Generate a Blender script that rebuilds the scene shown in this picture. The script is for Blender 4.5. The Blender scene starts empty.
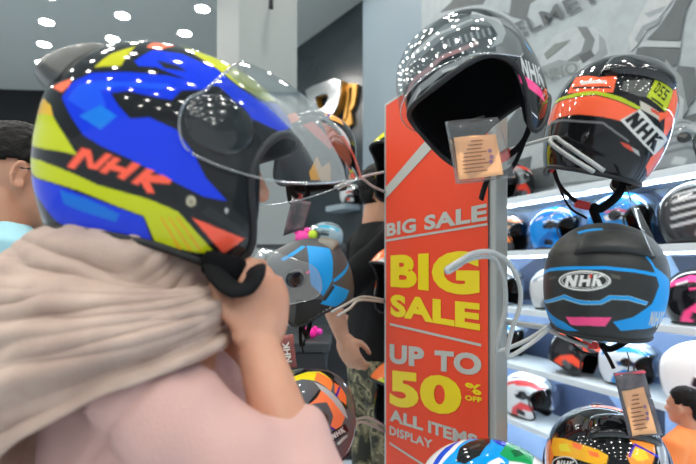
import bpy, bmesh, math, random
import numpy as np
from mathutils import Vector, Matrix, noise

C = bpy.context.scene
COL = C.collection
R = math.radians

# ---------------------------------------------------------------- camera, world, exposure
EYE = Vector((0.0, 0.0, 1.35))
FPX, CX, CY = 480.0, 348.0, 267.0            # focal length in pixels, principal column, horizon row
cam = bpy.data.cameras.new('camera')
cam.sensor_width = 36.0
cam.lens = 36.0 * FPX / 696.0
cam.shift_y = (CY - 232.0) / 696.0
cam.clip_start = 0.02
cam.dof.use_dof = True
cam.dof.focus_distance = 1.05
cam.dof.aperture_fstop = 3.4
cam_o = bpy.data.objects.new('camera', cam)
cam_o.location = EYE
cam_o.rotation_euler = (R(90), 0, 0)
COL.objects.link(cam_o)
C.camera = cam_o

world = bpy.data.worlds.new('world')
C.world = world
world.use_nodes = True
world.node_tree.nodes['Background'].inputs[0].default_value = (0.86, 0.93, 1.0, 1)
world.node_tree.nodes['Background'].inputs[1].default_value = 0.62

C.view_settings.view_transform = 'Standard'
C.view_settings.look = 'None'
C.view_settings.gamma = 1.0
C.view_settings.exposure = 0.45
C.cycles.use_denoising = True
C.cycles.max_bounces = 10
C.cycles.transparent_max_bounces = 16
C.cycles.sample_clamp_indirect = 6.0
LAMP_L = 105.0           # radiance of the ceiling downlights
STRIP_L = 28.0           # radiance of the strips under the shelves

# ---------------------------------------------------------------- helpers
def lin(h):
    h = h.lstrip('#')
    out = []
    for k in (0, 2, 4):
        c = int(h[k:k+2], 16) / 255
        out.append(c / 12.92 if c <= 0.04045 else ((c + 0.055) / 1.055) ** 2.4)
    return (out[0], out[1], out[2], 1.0)

MATS = {}
def mat(name, color='#808080', rough=0.5, metal=0.0, coat=0.0, emit=None, emit_l=0.0, spec=0.5,
        noise_amt=0.0, noise_scale=8.0, color2=None, bump=0.0, bump_scale=60.0, sss=0.0, attr=None, stretch=None):
    if name in MATS: return MATS[name]
    m = bpy.data.materials.new(name)
    m.use_nodes = True
    nt = m.node_tree
    b = nt.nodes['Principled BSDF']
    b.inputs['Roughness'].default_value = rough
    b.inputs['Metallic'].default_value = metal
    b.inputs['Coat Weight'].default_value = coat
    b.inputs['Coat Roughness'].default_value = 0.03
    b.inputs['Specular IOR Level'].default_value = spec
    c = lin(color)
    b.inputs['Base Color'].default_value = c
    if emit:
        b.inputs['Emission Color'].default_value = lin(emit)
        b.inputs['Emission Strength'].default_value = emit_l
    if sss:
        b.inputs['Subsurface Weight'].default_value = sss
        b.inputs['Subsurface Radius'].default_value = (0.02, 0.008, 0.004)
        b.inputs['Subsurface Scale'].default_value = 0.5
    tc = None
    def coords():
        t = nt.nodes.new('ShaderNodeTexCoord')
        if stretch:
            mp = nt.nodes.new('ShaderNodeMapping'); mp.inputs['Scale'].default_value = stretch
            nt.links.new(t.outputs['Object'], mp.inputs['Vector']); return mp.outputs['Vector']
        return t.outputs['Object']
    src = None
    if attr:
        a = nt.nodes.new('ShaderNodeVertexColor'); a.layer_name = attr
        src = a.outputs['Color']
        nt.links.new(src, b.inputs['Base Color'])
    elif noise_amt or color2:
        n = nt.nodes.new('ShaderNodeTexNoise'); n.inputs['Scale'].default_value = noise_scale
        n.inputs['Detail'].default_value = 5
        nt.links.new(coords(), n.inputs['Vector'])
        r = nt.nodes.new('ShaderNodeValToRGB')
        c2 = lin(color2) if color2 else tuple(x * (1 - noise_amt) for x in c[:3]) + (1,)
        r.color_ramp.elements[0].position = 0.35; r.color_ramp.elements[1].position = 0.65
        r.color_ramp.elements[0].color = c2; r.color_ramp.elements[1].color = c
        nt.links.new(n.outputs['Fac'], r.inputs['Fac'])
        nt.links.new(r.outputs['Color'], b.inputs['Base Color'])
    if bump:
        n = nt.nodes.new('ShaderNodeTexNoise'); n.inputs['Scale'].default_value = bump_scale
        nt.links.new(coords(), n.inputs['Vector'])
        bp = nt.nodes.new('ShaderNodeBump'); bp.inputs['Strength'].default_value = bump
        bp.inputs['Distance'].default_value = 0.01
        nt.links.new(n.outputs['Fac'], bp.inputs['Height'])
        nt.links.new(bp.outputs['Normal'], b.inputs['Normal'])
    MATS[name] = m
    return m

def clear_mat(name, tint='#f2f6f8', refl=1.0, rough=0.02, cloud=0.0):
    """thin clear plastic: transparent with a Fresnel gloss, and a little white haze of its own"""
    if name in MATS: return MATS[name]
    m = bpy.data.materials.new(name); m.use_nodes = True
    nt = m.node_tree
    for n in list(nt.nodes): nt.nodes.remove(n)
    out = nt.nodes.new('ShaderNodeOutputMaterial')
    t = nt.nodes.new('ShaderNodeBsdfTransparent'); t.inputs[0].default_value = lin(tint)
    g = nt.nodes.new('ShaderNodeBsdfGlossy'); g.inputs['Roughness'].default_value = rough
    f = nt.nodes.new('ShaderNodeFresnel'); f.inputs['IOR'].default_value = 1.5
    mul = nt.nodes.new('ShaderNodeMath'); mul.operation = 'MULTIPLY'; mul.inputs[1].default_value = refl
    mx = nt.nodes.new('ShaderNodeMixShader')
    nt.links.new(f.outputs[0], mul.inputs[0]); nt.links.new(mul.outputs[0], mx.inputs[0])
    nt.links.new(t.outputs[0], mx.inputs[1]); nt.links.new(g.outputs[0], mx.inputs[2])
    last = mx
    if cloud:
        d = nt.nodes.new('ShaderNodeBsdfDiffuse'); d.inputs[0].default_value = (0.85, 0.88, 0.9, 1)
        mx2 = nt.nodes.new('ShaderNodeMixShader'); mx2.inputs[0].default_value = cloud
        nt.links.new(mx.outputs[0], mx2.inputs[1]); nt.links.new(d.outputs[0], mx2.inputs[2]); last = mx2
    nt.links.new(last.outputs[0], out.inputs[0])
    MATS[name] = m
    return m

def tag(o, label, cat, group=None):
    o['label'] = label; o['category'] = cat
    if group: o['group'] = group
    return o

def thing(name, label, cat, loc=(0, 0, 0), rot=None, group=None):
    o = bpy.data.objects.new(name, None)
    o.empty_display_size = 0.05
    COL.objects.link(o)
    o.matrix_world = (rot if rot else Matrix.Identity(4)) if rot else Matrix.Translation(loc)
    if rot: o.matrix_world = Matrix.Translation(loc) @ rot.to_4x4()
    return tag(o, label, cat, group)

def mesh(name, v, f, m, parent=None, smooth=True, world_space=True, label=None, colors=None):
    """one mesh object; with a parent and world_space the points are world points, else local ones"""
    me = bpy.data.meshes.new(name)
    v = np.asarray(v, dtype=np.float64).reshape(-1, 3)
    if parent is not None and world_space:
        inv = np.array(parent.matrix_world.inverted())
        v = v @ inv[:3, :3].T + inv[:3, 3]
    me.from_pydata(v.tolist(), [], [tuple(int(i) for i in q) for q in f])
    if colors is not None:
        a = me.color_attributes.new('paint', 'FLOAT_COLOR', 'POINT')
        a.data.foreach_set('color', np.asarray(colors, dtype=np.float32).ravel())
    if smooth: me.polygons.foreach_set('use_smooth', [True] * len(me.polygons))
    me.materials.append(m)
    me.update()
    o = bpy.data.objects.new(name, me)
    COL.objects.link(o)
    if parent is not None: o.parent = parent
    if label: o['label'] = label
    return o

def structure(o):
    o['kind'] = 'structure'; return o

class MB:
    """collects shapes that become ONE mesh"""
    def __init__(s): s.v = []; s.f = []
    def add(s, v, f):
        k = len(s.v); s.v += [tuple(p) for p in v]; s.f += [tuple(i + k for i in q) for q in f]
        return s
    def box(s, c, d, rot=None, bev=0.0):
        bm = bmesh.new(); bmesh.ops.create_cube(bm, size=1.0)
        for q in bm.verts: q.co = Vector((q.co.x * d[0], q.co.y * d[1], q.co.z * d[2]))
        if bev: bmesh.ops.bevel(bm, geom=list(bm.edges), offset=bev, segments=2, affect='EDGES', profile=0.5)
        M = (rot.to_4x4() if rot else Matrix.Identity(4)); M = Matrix.Translation(c) @ M
        bm.verts.ensure_lookup_table()
        s.add([M @ q.co for q in bm.verts], [[q.index for q in f.verts] for f in bm.faces]); bm.free()
        return s
    def tube(s, pts, r, n=8, closed=False, flat=1.0):
        pts = [Vector(p) for p in pts]; N = len(pts)
        rr = r if hasattr(r, '__len__') else [r] * N
        v = []; f = []
        up = None
        for i, p in enumerate(pts):
            a = pts[(i - 1) % N] if (closed or i > 0) else p
            b = pts[(i + 1) % N] if (closed or i < N - 1) else p
            t = (b - a).normalized()
            if up is None: up = Vector((0, 0, 1)) if abs(t.z) < 0.9 else Vector((1, 0, 0))
            x = t.cross(up)
            if x.length < 1e-5: x = t.orthogonal()
            x.normalize(); y = x.cross(t).normalized(); up = y
            for k in range(n):
                q = 2 * math.pi * k / n
                v.append(p + x * (math.cos(q) * rr[i]) + y * (math.sin(q) * rr[i] * flat))
        for i in range(N if closed else N - 1):
            j = (i + 1) % N
            for k in range(n):
                l = (k + 1) % n
                f.append((i * n + k, i * n + l, j * n + l, j * n + k))
        if not closed:
            f.append(tuple(range(n))[::-1]); f.append(tuple((N - 1) * n + k for k in range(n)))
        return s.add(v, f)
    def ball(s, c, rad, rot=None, nu=24, nv=14, p=2.0):
        rad = rad if hasattr(rad, '__len__') else (rad,) * 3
        v = []; f = []
        Mx = rot.to_3x3() if rot else Matrix.Identity(3)
        def sg(x): return math.copysign(abs(x) ** (2.0 / p), x)
        for i in range(nv + 1):
            th = math.pi * i / nv
            for k in range(nu):
                ph = 2 * math.pi * k / nu
                q = Vector((sg(math.sin(th)) * sg(math.cos(ph)) * rad[0], sg(math.sin(th)) * sg(math.sin(ph)) * rad[1], sg(math.cos(th)) * rad[2]))
                v.append(Vector(c) + Mx @ q)
        for i in range(nv):
            for k in range(nu):
                l = (k + 1) % nu
                f.append((i * nu + k, (i + 1) * nu + k, (i + 1) * nu + l, i * nu + l))
        return s.add(v, f)
    def limb(s, pts, rads, n=16, flat=1.0):
        """tapered limb with rounded ends through the points"""
        P = [Vector(p) for p in pts]; rr = list(rads)
        Q = []; W = []
        def cap(c, d, r, first):
            ks = [0.12, 0.5, 0.8, 0.96]
            seq = [(c + d * (r * math.sqrt(max(0, 1 - k * k))), r * k) for k in ks]
            return seq if first else seq[::-1]
        d0 = (P[0] - P[1]).normalized(); d1 = (P[-1] - P[-2]).normalized()
        for q, w in cap(P[0], d0, rr[0], True): Q.append(q); W.append(w)
        for i in range(len(P)):
            Q.append(P[i]); W.append(rr[i])
        for q, w in cap(P[-1], d1, rr[-1], False): Q.append(q); W.append(w)
        return s.tube(Q, W, n, flat=flat)
    def disc_loft(s, rings):
        n = len(rings[0]); v = [p for r_ in rings for p in r_]; f = []
        for i in range(len(rings) - 1):
            for k in range(n):
                l = (k + 1) % n
                f.append((i * n + k, i * n + l, (i + 1) * n + l, (i + 1) * n + k))
        f.append(tuple(range(n))[::-1]); f.append(tuple((len(rings) - 1) * n + k for k in range(n)))
        return s.add(v, f)
    def build(s, name, m, parent=None, smooth=True, label=None):
        return mesh(name, s.v, s.f, m, parent, smooth, True, label)
    def blob(s, name, m, parent=None, voxel=0.006, smooth_it=6, label=None, fn=None):
        """fuse the collected closed shapes into one continuous skin"""
        me = bpy.data.meshes.new(name); me.from_pydata([tuple(p) for p in s.v], [], s.f); me.update()
        o = bpy.data.objects.new('tmp_' + name, me); COL.objects.link(o)
        r = o.modifiers.new('r', 'REMESH'); r.mode = 'VOXEL'; r.voxel_size = voxel
        if smooth_it:
            k = o.modifiers.new('s', 'SMOOTH'); k.factor = 0.5; k.iterations = smooth_it
        dg = bpy.context.evaluated_depsgraph_get(); dg.update()
        me2 = bpy.data.meshes.new_from_object(o.evaluated_get(dg))
        bpy.data.objects.remove(o); bpy.data.meshes.remove(me)
        nv = len(me2.vertices); co = np.empty(nv * 3); me2.vertices.foreach_get('co', co); co = co.reshape(-1, 3)
        no = np.empty(nv * 3); me2.vertices.foreach_get('normal', no); no = no.reshape(-1, 3)
        if fn is not None: co = fn(co, no)
        fs = [tuple(p.vertices) for p in me2.polygons]
        bpy.data.meshes.remove(me2)
        return mesh(name, co, fs, m, parent, True, True, label)

def P(px, py, Y):
    return Vector(((px - CX) / FPX * Y, Y, EYE.z - (py - CY) / FPX * Y))

def smooth_path(pts, n=6):
    """Catmull-Rom through the points"""
    p = [Vector(q) for q in pts]; p = [p[0] * 2 - p[1]] + p + [p[-1] * 2 - p[-2]]
    out = []
    for i in range(1, len(p) - 2):
        for k in range(n):
            t = k / n
            a, b, c, d = p[i-1], p[i], p[i+1], p[i+2]
            out.append(0.5 * ((2 * b) + (c - a) * t + (2 * a - 5 * b + 4 * c - d) * t * t + (3 * b - a - 3 * c + d) * t ** 3))
    out.append(p[-2])
    return out

def inside(x, y, poly):
    """numpy even-odd test"""
    r = np.zeros(x.shape, bool)
    n = len(poly)
    for i in range(n):
        x0, y0 = poly[i]; x1, y1 = poly[(i + 1) % n]
        if y0 == y1: continue
        c = ((y0 > y) != (y1 > y)) & (x < (x1 - x0) * (y - y0) / (y1 - y0) + x0)
        r ^= c
    return r
# the sales wall and the sign board run along U; NRM points into the wall
U = Vector((-0.3976, 0.9176, 0)); NRM = Vector((0.9176, 0.3976, 0)); UP = Vector((0, 0, 1))
def W(s, n, z): return U * s + NRM * n + UP * z          # a point by wall coordinates

# ---------------------------------------------------------------- helmets
def radius(d):
    """distance from the helmet's centre to its outer shell along unit directions (x forward, y left, z up)"""
    d = np.asarray(d, float)
    x, y, z = d[..., 0], d[..., 1], d[..., 2]
    a = np.where(x > 0, 0.168, 0.177); c = np.where(z > 0, 0.140, 0.200); p = 2.35 - 0.22 * np.clip(z / 0.5, 0, 1)
    return (np.abs(x / a) ** p + np.abs(y / 0.127) ** p + np.abs(z / c) ** p) ** (-1 / p)

EDGE = [(0, 68), (20, 68.5), (38, 72), (49, 80), (55, 93), (53.5, 106), (46, 119), (39, 130), (42, 138.5), (56, 143),
        (80, 144), (110, 142), (135, 139), (158, 136.5), (180, 136)]
def edge_curve(n):
    """(azimuth, polar angle) along the shell's edge, front centre to back centre, evenly spaced"""
    pts = smooth_path([Vector((a, t, 0)) for a, t in EDGE], 12)
    q = np.array([(p.x, p.y) for p in pts])
    L = np.concatenate([[0], np.cumsum(np.hypot(np.diff(q[:, 0]), np.diff(q[:, 1])))])
    s = np.linspace(0, L[-1], n)
    return np.radians(np.interp(s, L, q[:, 0])), np.radians(np.interp(s, L, q[:, 1])), s / L[-1]

def sph(phi, th):
    return np.stack([np.sin(th) * np.cos(phi), np.sin(th) * np.sin(phi), np.cos(th)], -1)

def shell_grid(nt, nv, scale=1.0):
    pe, te, s = edge_curve(nt)
    pe = np.concatenate([pe, -pe[-2:0:-1]]); te = np.concatenate([te, te[-2:0:-1]])
    p0 = np.concatenate([s * math.pi, -s[-2:0:-1] * math.pi])
    v = np.linspace(0.004, 1, nv)[:, None]
    th = v * te[None]; ph = p0[None] + (pe - p0)[None] * v ** 1.5
    d = sph(ph, th)
    r = radius(d)[..., None] * scale
    return d, d * r, len(pe)

def quads(nv, nt):
    i, k = np.meshgrid(np.arange(nv - 1), np.arange(nt), indexing='ij')
    l = (k + 1) % nt
    return np.stack([i * nt + k, (i + 1) * nt + k, (i + 1) * nt + l, i * nt + l], -1).reshape(-1, 4)

def stereo(d, axis):
    """stereographic coordinates of unit directions about an axis of the helmet"""
    a = np.asarray(axis, float); a = a / np.linalg.norm(a)
    up = np.array([0, 0, 1.0]) if abs(a[2]) < 0.9 else np.array([1.0, 0, 0])
    e1 = np.cross(up, a); e1 /= np.linalg.norm(e1); e2 = np.cross(a, e1)
    k = 1 + np.maximum(d @ a, -0.985)
    return (d @ e1) / k, (d @ e2) / k

def paint_dirs(d, design):
    """colour of each direction under a helmet's design: base colour, then polygons in order"""
    d = d.reshape(-1, 3).copy()
    if design.get('mirror'): d[:, 1] = np.abs(d[:, 1]) * design['mirror']
    u, v = stereo(d, design['axis'])
    out = np.tile(np.array(lin(design['base'])), (len(d), 1))
    for colr, poly in design['polys']:
        us = [p[0] for p in poly]; vs = [p[1] for p in poly]
        m = (u >= min(us)) & (u <= max(us)) & (v >= min(vs)) & (v <= max(vs))
        idx = np.nonzero(m)[0]
        if len(idx): out[idx[inside(u[idx], v[idx], poly)]] = lin(colr)
    return out

def paint_aa(d, design):
    """average of five samples inside each vertex's cell"""
    a = (np.roll(d, -1, 1) - d); b = np.zeros_like(d); b[:-1] = d[1:] - d[:-1]
    acc = 0
    for p, q in ((0, 0), (.35, .15), (-.15, .35), (-.35, -.15), (.15, -.35)):
        e = d + a * p + b * q; e /= np.linalg.norm(e, axis=-1, keepdims=True)
        acc = acc + paint_dirs(e, design)
    return acc / 5

def disc_geo(c, up, rx, ry, h, n=26, rings=6, ang=0.0):
    """a round boss that follows the shell"""
    c = Vector(c).normalized(); e2 = Vector(up); e2 = (e2 - c * e2.dot(c)).normalized(); e1 = e2.cross(c)
    ca, sa = math.cos(R(ang)), math.sin(R(ang))
    e1, e2 = e1 * ca + e2 * sa, e2 * ca - e1 * sa
    prof = [(0.001, 1.0), (.3, 1.0), (.6, .95), (.82, .8), (.95, .45), (1.0, -.3)][:rings]
    v = []; f = []
    for k, hh in prof:
        for i in range(n):
            q = 2 * math.pi * i / n
            d = c + e1 * (rx * k * math.cos(q)) + e2 * (ry * k * math.sin(q)); d.normalize()
            v.append(d * (float(radius(np.array(d))) + h * hh))
    for j in range(len(prof) - 1):
        for i in range(n):
            l = (i + 1) % n; f.append((j*n+i, (j+1)*n+i, (j+1)*n+l, j*n+l))
    return v, f

def plate_geo(c, up, corners, h, n=14, lift=0.0, bulge=2.2, scale=1.0):
    """a raised piece that follows the shell: a four-cornered outline about direction c, height h"""
    c = Vector(c).normalized(); e2 = Vector(up); e2 = (e2 - c * e2.dot(c)).normalized(); e1 = e2.cross(c)
    s, t = np.meshgrid(np.linspace(0, 1, n), np.linspace(0, 1, n), indexing='ij')
    q = np.array(corners, float)
    uv = (q[0] * ((1-s)*(1-t))[..., None] + q[1] * (s*(1-t))[..., None] + q[2] * (s*t)[..., None] + q[3] * ((1-s)*t)[..., None])
    d = np.array(c) + uv[..., :1] * np.array(e1) + uv[..., 1:] * np.array(e2)
    d /= np.linalg.norm(d, axis=-1, keepdims=True)
    k = (1 - np.abs(2*s-1)**bulge) ** 0.5 * (1 - np.abs(2*t-1)**bulge) ** 0.5
    hh = h if not callable(h) else h(s, t)
    top = d * (radius(d) * scale + lift - 0.002 + (hh + 0.002) * k)[..., None]
    bot = d * (radius(d) * scale + lift - 0.004)[..., None]
    v = np.concatenate([top.reshape(-1, 3), bot.reshape(-1, 3)])
    f = []
    for i in range(n - 1):
        for j in range(n - 1):
            a = i*n+j; b = (i+1)*n+j
            f.append((a, b, b+1, a+1)); f.append((a+n*n, a+1+n*n, b+1+n*n, b+n*n))
    ring = [i for i in range(n)] + [i*n+n-1 for i in range(1, n)] + [(n-1)*n+j for j in range(n-2, -1, -1)] + [i*n for i in range(n-2, 0, -1)]
    for a, b in zip(ring, ring[1:] + ring[:1]): f.append((a, b, b+n*n, a+n*n))
    return v, f

def visor_geo(phim, t0, t1, raise_deg, scale=1.05, fwd=0.016, drop=0.0, n=46, m=22, piv=(0.03, 0.012), round_=0.75):
    """the clear shield: a bowed sheet swung up about the hinge axis"""
    ph = np.radians(np.linspace(-phim, phim, n))[:, None]
    w = np.abs(np.linspace(-1, 1, n))[:, None]
    env = np.sqrt(np.maximum(0.0, 1 - w ** 3.2)) * round_ + (1 - round_)
    mid = 90.0
    tt = np.linspace(0, 1, m)[None]
    th0 = mid + (t0 - mid) * env; th1 = mid + (t1 - mid) * env
    th = np.radians(th0 + (th1 - th0) * tt)
    d = sph(ph + 0 * th, th)
    p = d * (radius(d) * scale)[..., None]
    front = np.maximum(0, d[..., 0])
    p[..., 0] += fwd * front ** 1.5 + drop * front * np.clip(-d[..., 2] + 0.25, 0, 1)
    a = math.radians(raise_deg)
    x = p[..., 0] - piv[0]; z = p[..., 2] - piv[1]
    q = p.copy()
    q[..., 0] = piv[0] + x * math.cos(a) - z * math.sin(a)
    q[..., 2] = piv[1] + x * math.sin(a) + z * math.cos(a)
    f = [(i*m+j, (i+1)*m+j, (i+1)*m+j+1, i*m+j+1) for i in range(n-1) for j in range(m-1)]
    rim = [q[i, m-1] for i in range(n)]
    return q.reshape(-1, 3), f, rim, q

def visor_loft(cen, hin, w, n=48, m=20, sag=0.0):
    """clear shield swept from a centre-line profile back to the hinge line on both sides"""
    c = np.array([(p.x, p.y) for p in smooth_path([Vector((a, b, 0)) for a, b in cen], 6)])
    h = np.array([(p.x, p.y) for p in smooth_path([Vector((a, b, 0)) for a, b in hin], 6)])
    k = np.linspace(0, 1, m); kc = np.linspace(0, 1, len(c)); kh = np.linspace(0, 1, len(h))
    c = np.stack([np.interp(k, kc, c[:, i]) for i in (0, 1)], 1); h = np.stack([np.interp(k, kh, h[:, i]) for i in (0, 1)], 1)
    ps = np.linspace(-math.pi / 2, math.pi / 2, n)[:, None]
    cs = np.maximum(np.cos(ps), 0) ** 0.85; sn = np.sign(np.sin(ps)) * np.abs(np.sin(ps)) ** 0.9
    x = h[None, :, 0] + (c[None, :, 0] - h[None, :, 0]) * cs
    z = h[None, :, 1] + (c[None, :, 1] - h[None, :, 1]) * cs
    z = z - sag * 4 * cs * (1 - cs) * k[None, :] ** 2
    y = w * sn + 0 * x
    q = np.stack([x, y, z], -1)
    f = [(i*m+j, (i+1)*m+j, (i+1)*m+j+1, i*m+j+1) for i in range(n-1) for j in range(m-1)]
    rim = [q[i, m-1] for i in range(n)] + [q[n-1, j] for j in range(m-2, -1, -1)] + [q[i, 0] for i in range(n-2, -1, -1)] + [q[0, j] for j in range(1, m-1)]
    return q.reshape(-1, 3), f, rim, q

BLACK = mat('black_rubber', '#17191b', 0.55)
LINER = mat('black_lining', '#0d0e10', 0.95, spec=0.15)
GLOSSB = mat('gloss_black', '#141618', 0.12, coat=0.5)
GREYP = mat('smoke_plastic', '#4b4d4b', 0.3)
STRAPM = mat('black_webbing', '#101113', 0.85, spec=0.2)
REDM = mat('red_buckle', '#d8352f', 0.35)
WIREM = mat('grey_wire', '#a9adac', 0.4, spec=0.5)
VISOR = clear_mat('clear_visor', '#f4f7f8', 0.7, 0.015)
VISOR_PRINTED = clear_mat('clear_visor_printed', '#eef2f3', 0.8, 0.04, 0.16)
VISOR_FAINT = clear_mat('clear_visor_faint', '#f4f7f8', 0.35, 0.015)
VISOR_RIM = clear_mat('clear_visor_rim', '#dfe6e8', 1.3, 0.1, 0.13)
BAG = clear_mat('clear_bag', '#f8fafa', 0.7, 0.10, 0.05)

def orient(yaw, pitch, roll):
    return Matrix.Rotation(R(yaw), 4, 'Z') @ Matrix.Rotation(R(-pitch), 4, 'Y') @ Matrix.Rotation(R(roll), 4, 'X')

def helmet(name, label, group, pose, design, res=(150, 90), visor=None, spoiler=None, vents=(), hinge=None,
           strap=None, gloss=0.07, coat=0.12, liner_scale=0.9, cat='helmet', rim_r=0.0055, small=False, matname=None):
    px, py, Y, yaw, pitch, roll, sc = pose[:7]
    zs = pose[7] if len(pose) > 7 else 1.0
    loc = P(px, py, Y)
    M = Matrix.Translation(loc) @ orient(yaw, pitch, roll) @ Matrix.Diagonal((sc, sc, sc * zs, 1))
    root = bpy.data.objects.new(name, None); root.empty_display_size = 0.05; COL.objects.link(root)
    root.matrix_world = M
    tag(root, label, cat, group)
    nt, nv = res
    d, p, n = shell_grid(nt, nv)
    pm = mat(matname or ('helmet_paint_gloss' if gloss < 0.2 else 'helmet_paint_matt'), '#808080', gloss, coat=coat, attr='paint', spec=.32)
    mesh('shell', p.reshape(-1, 3), quads(nv, n), pm, root, world_space=False, colors=paint_aa(d, design))
    nl = 60 if not small else 24
    d2, p2, n2 = shell_grid(nl, 24 if not small else 10, liner_scale)
    d3, p3, _ = shell_grid(nl, 2)
    rings = np.concatenate([p2, p3[-1:]])
    mesh('lining', rings.reshape(-1, 3), quads(len(rings), n2)[:, ::-1], LINER, root, world_space=False)
    b = MB().tube([Vector(q) for q in p3[-1] * 1.0], rim_r, 8, closed=True)
    mesh('rim_trim', b.v, b.f, BLACK, root, world_space=False)
    if visor:
        if 'cen' in visor: v, f, rim, q = visor_loft(visor['cen'], visor['hin'], visor['w'], sag=visor.get('sag', 0))
        vv = dict(phim=86, t0=50, t1=112, raise_deg=0); vv.update({k: q for k, q in visor.items() if k not in ('m', 'cen', 'hin', 'w', 'sag')})
        if 'cen' not in visor: v, f, rim, q = visor_geo(**vv)
        mesh('visor', v, f, visor.get('m', VISOR), root, world_space=False, label='clear visor')
        if not small:
            b = MB().tube([Vector(x) for x in rim], 0.0013, 6)
            mesh('visor_edge', b.v, b.f, VISOR_RIM, root, world_space=False)
    if hinge:
        for sgn in (1, -1):
            v, f = disc_geo((hinge[0], sgn * 1.0, hinge[1]), (0, 0, 1), hinge[2], hinge[3], hinge[4] if len(hinge) > 4 else 0.008)
            mesh('visor_hinge', v, f, GLOSSB, root, world_space=False)
    if spoiler:
        v, f = plate_geo(**spoiler['geo'])
        mesh('rear_spoiler', v, f, spoiler.get('m', GREYP), root, world_space=False)
    for vt in vents:
        v, f = plate_geo(**vt['geo'])
        mesh('air_vent', v, f, vt.get('m', GLOSSB), root, world_space=False)
    if strap:
        # webbing from both cheeks hanging below the shell, world-vertical sag in local space
        inv = M.to_3x3().inverted() @ Vector((0, 0, -1)); inv.normalize()
        A = Vector((0.035, 0.088, -0.115)); B = Vector((0.035, -0.088, -0.115))
        ln = strap.get('len', 0.09)
        mid = (A + B) / 2 + inv * ln
        side = Vector((1, 0, 0)); k1 = Vector((0.012, 0, 0))
        b = MB().tube(smooth_path([A, A * .75 + mid * .25 + inv * .03 + k1, A * .35 + mid * .65 + inv * .025, mid + Vector((0, 0.012, 0))], 6), [.0105] * 19, 8, flat=0.32)
        b.tube(smooth_path([B, B * .75 + mid * .25 + inv * .025 - k1, B * .35 + mid * .65 + inv * .03, mid - Vector((0, 0.012, 0)), mid + inv * .035 + Vector((.02, -.03, 0)), mid + inv * .06 + Vector((0.015, -.04, 0))], 6), [.0105] * 31, 8, flat=0.32)
        b.tube(smooth_path([A + k1 * 2, A * .5 + mid * .5 + inv * .05 + k1 * 2, mid + inv * .03 + k1], 6), [.009] * 13, 8, flat=0.32)
        so = mesh('chin_strap', b.v, b.f, STRAPM, root, world_space=False)
        bb = MB().box(mid + Vector((0, 0.014, 0.0)), (0.022, 0.034, 0.02), None, 0.004)
        mesh('buckle', bb.v, bb.f, REDM if strap.get('red', True) else BLACK, so, world_space=False)
        bb = MB().ball(A * 0.98 + inv * 0.012, (0.010, 0.006, 0.016), p=3)
        mesh('strap_tab', bb.v, bb.f, REDM, so, world_space=False)
    return root

# ---------------------------------------------------------------- setting
def wp(px, py, n):
    d = Vector(((px - CX) / FPX, 1, -(py - CY) / FPX)); t = n / NRM.dot(d); p = EYE + d * t
    return p.dot(U), p.z

CEIL = 4.80
HW = 2.55                 # distance of the sales wall
fl = mat('floor_tile', '#c3ced6', 0.25, noise_amt=0.08, noise_scale=1.5)
cm = mat('ceiling_paint', '#c9d0ce', 0.85)
dark = mat('dark_shop', '#0b0e12', 0.4, noise_amt=0.3, noise_scale=2)
structure(mesh('floor', [(-9, -8, 0), (7, -8, 0), (7, 12, 0), (-9, 12, 0)], [(0, 1, 2, 3)], fl, smooth=False))
structure(mesh('ceiling', [(-9, -8, CEIL), (7, -8, CEIL), (7, 12, CEIL), (-9, 12, CEIL)], [(3, 2, 1, 0)], cm, smooth=False))
# sales wall (right)
wallm = mat('sales_wall_paint', '#82939d', 0.6)
rw = MB(); a, b = W(5.42, HW, 0), W(-3.5, HW, 0); th = NRM * 0.15
rw.add([a, b, b + th, a + th] + [q + UP * CEIL for q in (a, b, b + th, a + th)],
       [(0, 1, 5, 4), (1, 2, 6, 5), (2, 3, 7, 6), (3, 0, 4, 7), (4, 5, 6, 7), (3, 2, 1, 0)])
structure(rw.build('wall_right', wallm, smooth=False))
# dark slate wall beyond the end of the sales wall
A = Vector((-2.6, 10.0, 0)); B = Vector((0.32, 6.03, 0))
darkwall = mat('slate_wall', '#323c41', 0.22, noise_amt=0.25, noise_scale=1.2, stretch=(1, 1, 3))
structure(mesh('wall_far', [A, B, B + UP * CEIL, A + UP * CEIL], [(0, 1, 2, 3)], darkwall, smooth=False))
DWD = (B - A).normalized(); DWN = Vector((-DWD.y, DWD.x, 0)); DWN = -DWN if DWN.y > 0 else DWN
def dwp(px, py, off=0.0):
    """point on the slate wall"""
    d = Vector(((px - CX) / FPX, 1, -(py - CY) / FPX)); t = (A - EYE).dot(DWN) / d.dot(DWN); return EYE + d * t + DWN * off
bk = mesh('wall_back', [(-9, 9.1, 0), (-1.8, 9.75, 0), (-1.8, 9.75, CEIL), (-9, 9.1, CEIL)], [(0, 1, 2, 3)], dark, smooth=False)
structure(bk)
# column
cmat = mat('column_paint', '#858b8a', 0.6, noise_amt=0.03, noise_scale=3)
cb = MB(); c0 = P(239, 267, 5.0); c1 = P(297, 267, 5.12); c2 = P(217, 267, 5.45)
for q in (c0, c1, c2): q.z = 0
c3 = c2 + (c1 - c0)
cb.add([c0, c1, c3, c2] + [q + UP * CEIL for q in (c0, c1, c3, c2)], [(0, 1, 5, 4), (1, 2, 6, 5), (2, 3, 7, 6), (3, 0, 4, 7), (4, 5, 6, 7), (3, 2, 1, 0)])
structure(cb.build('trim_1', cmat, smooth=False))
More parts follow.
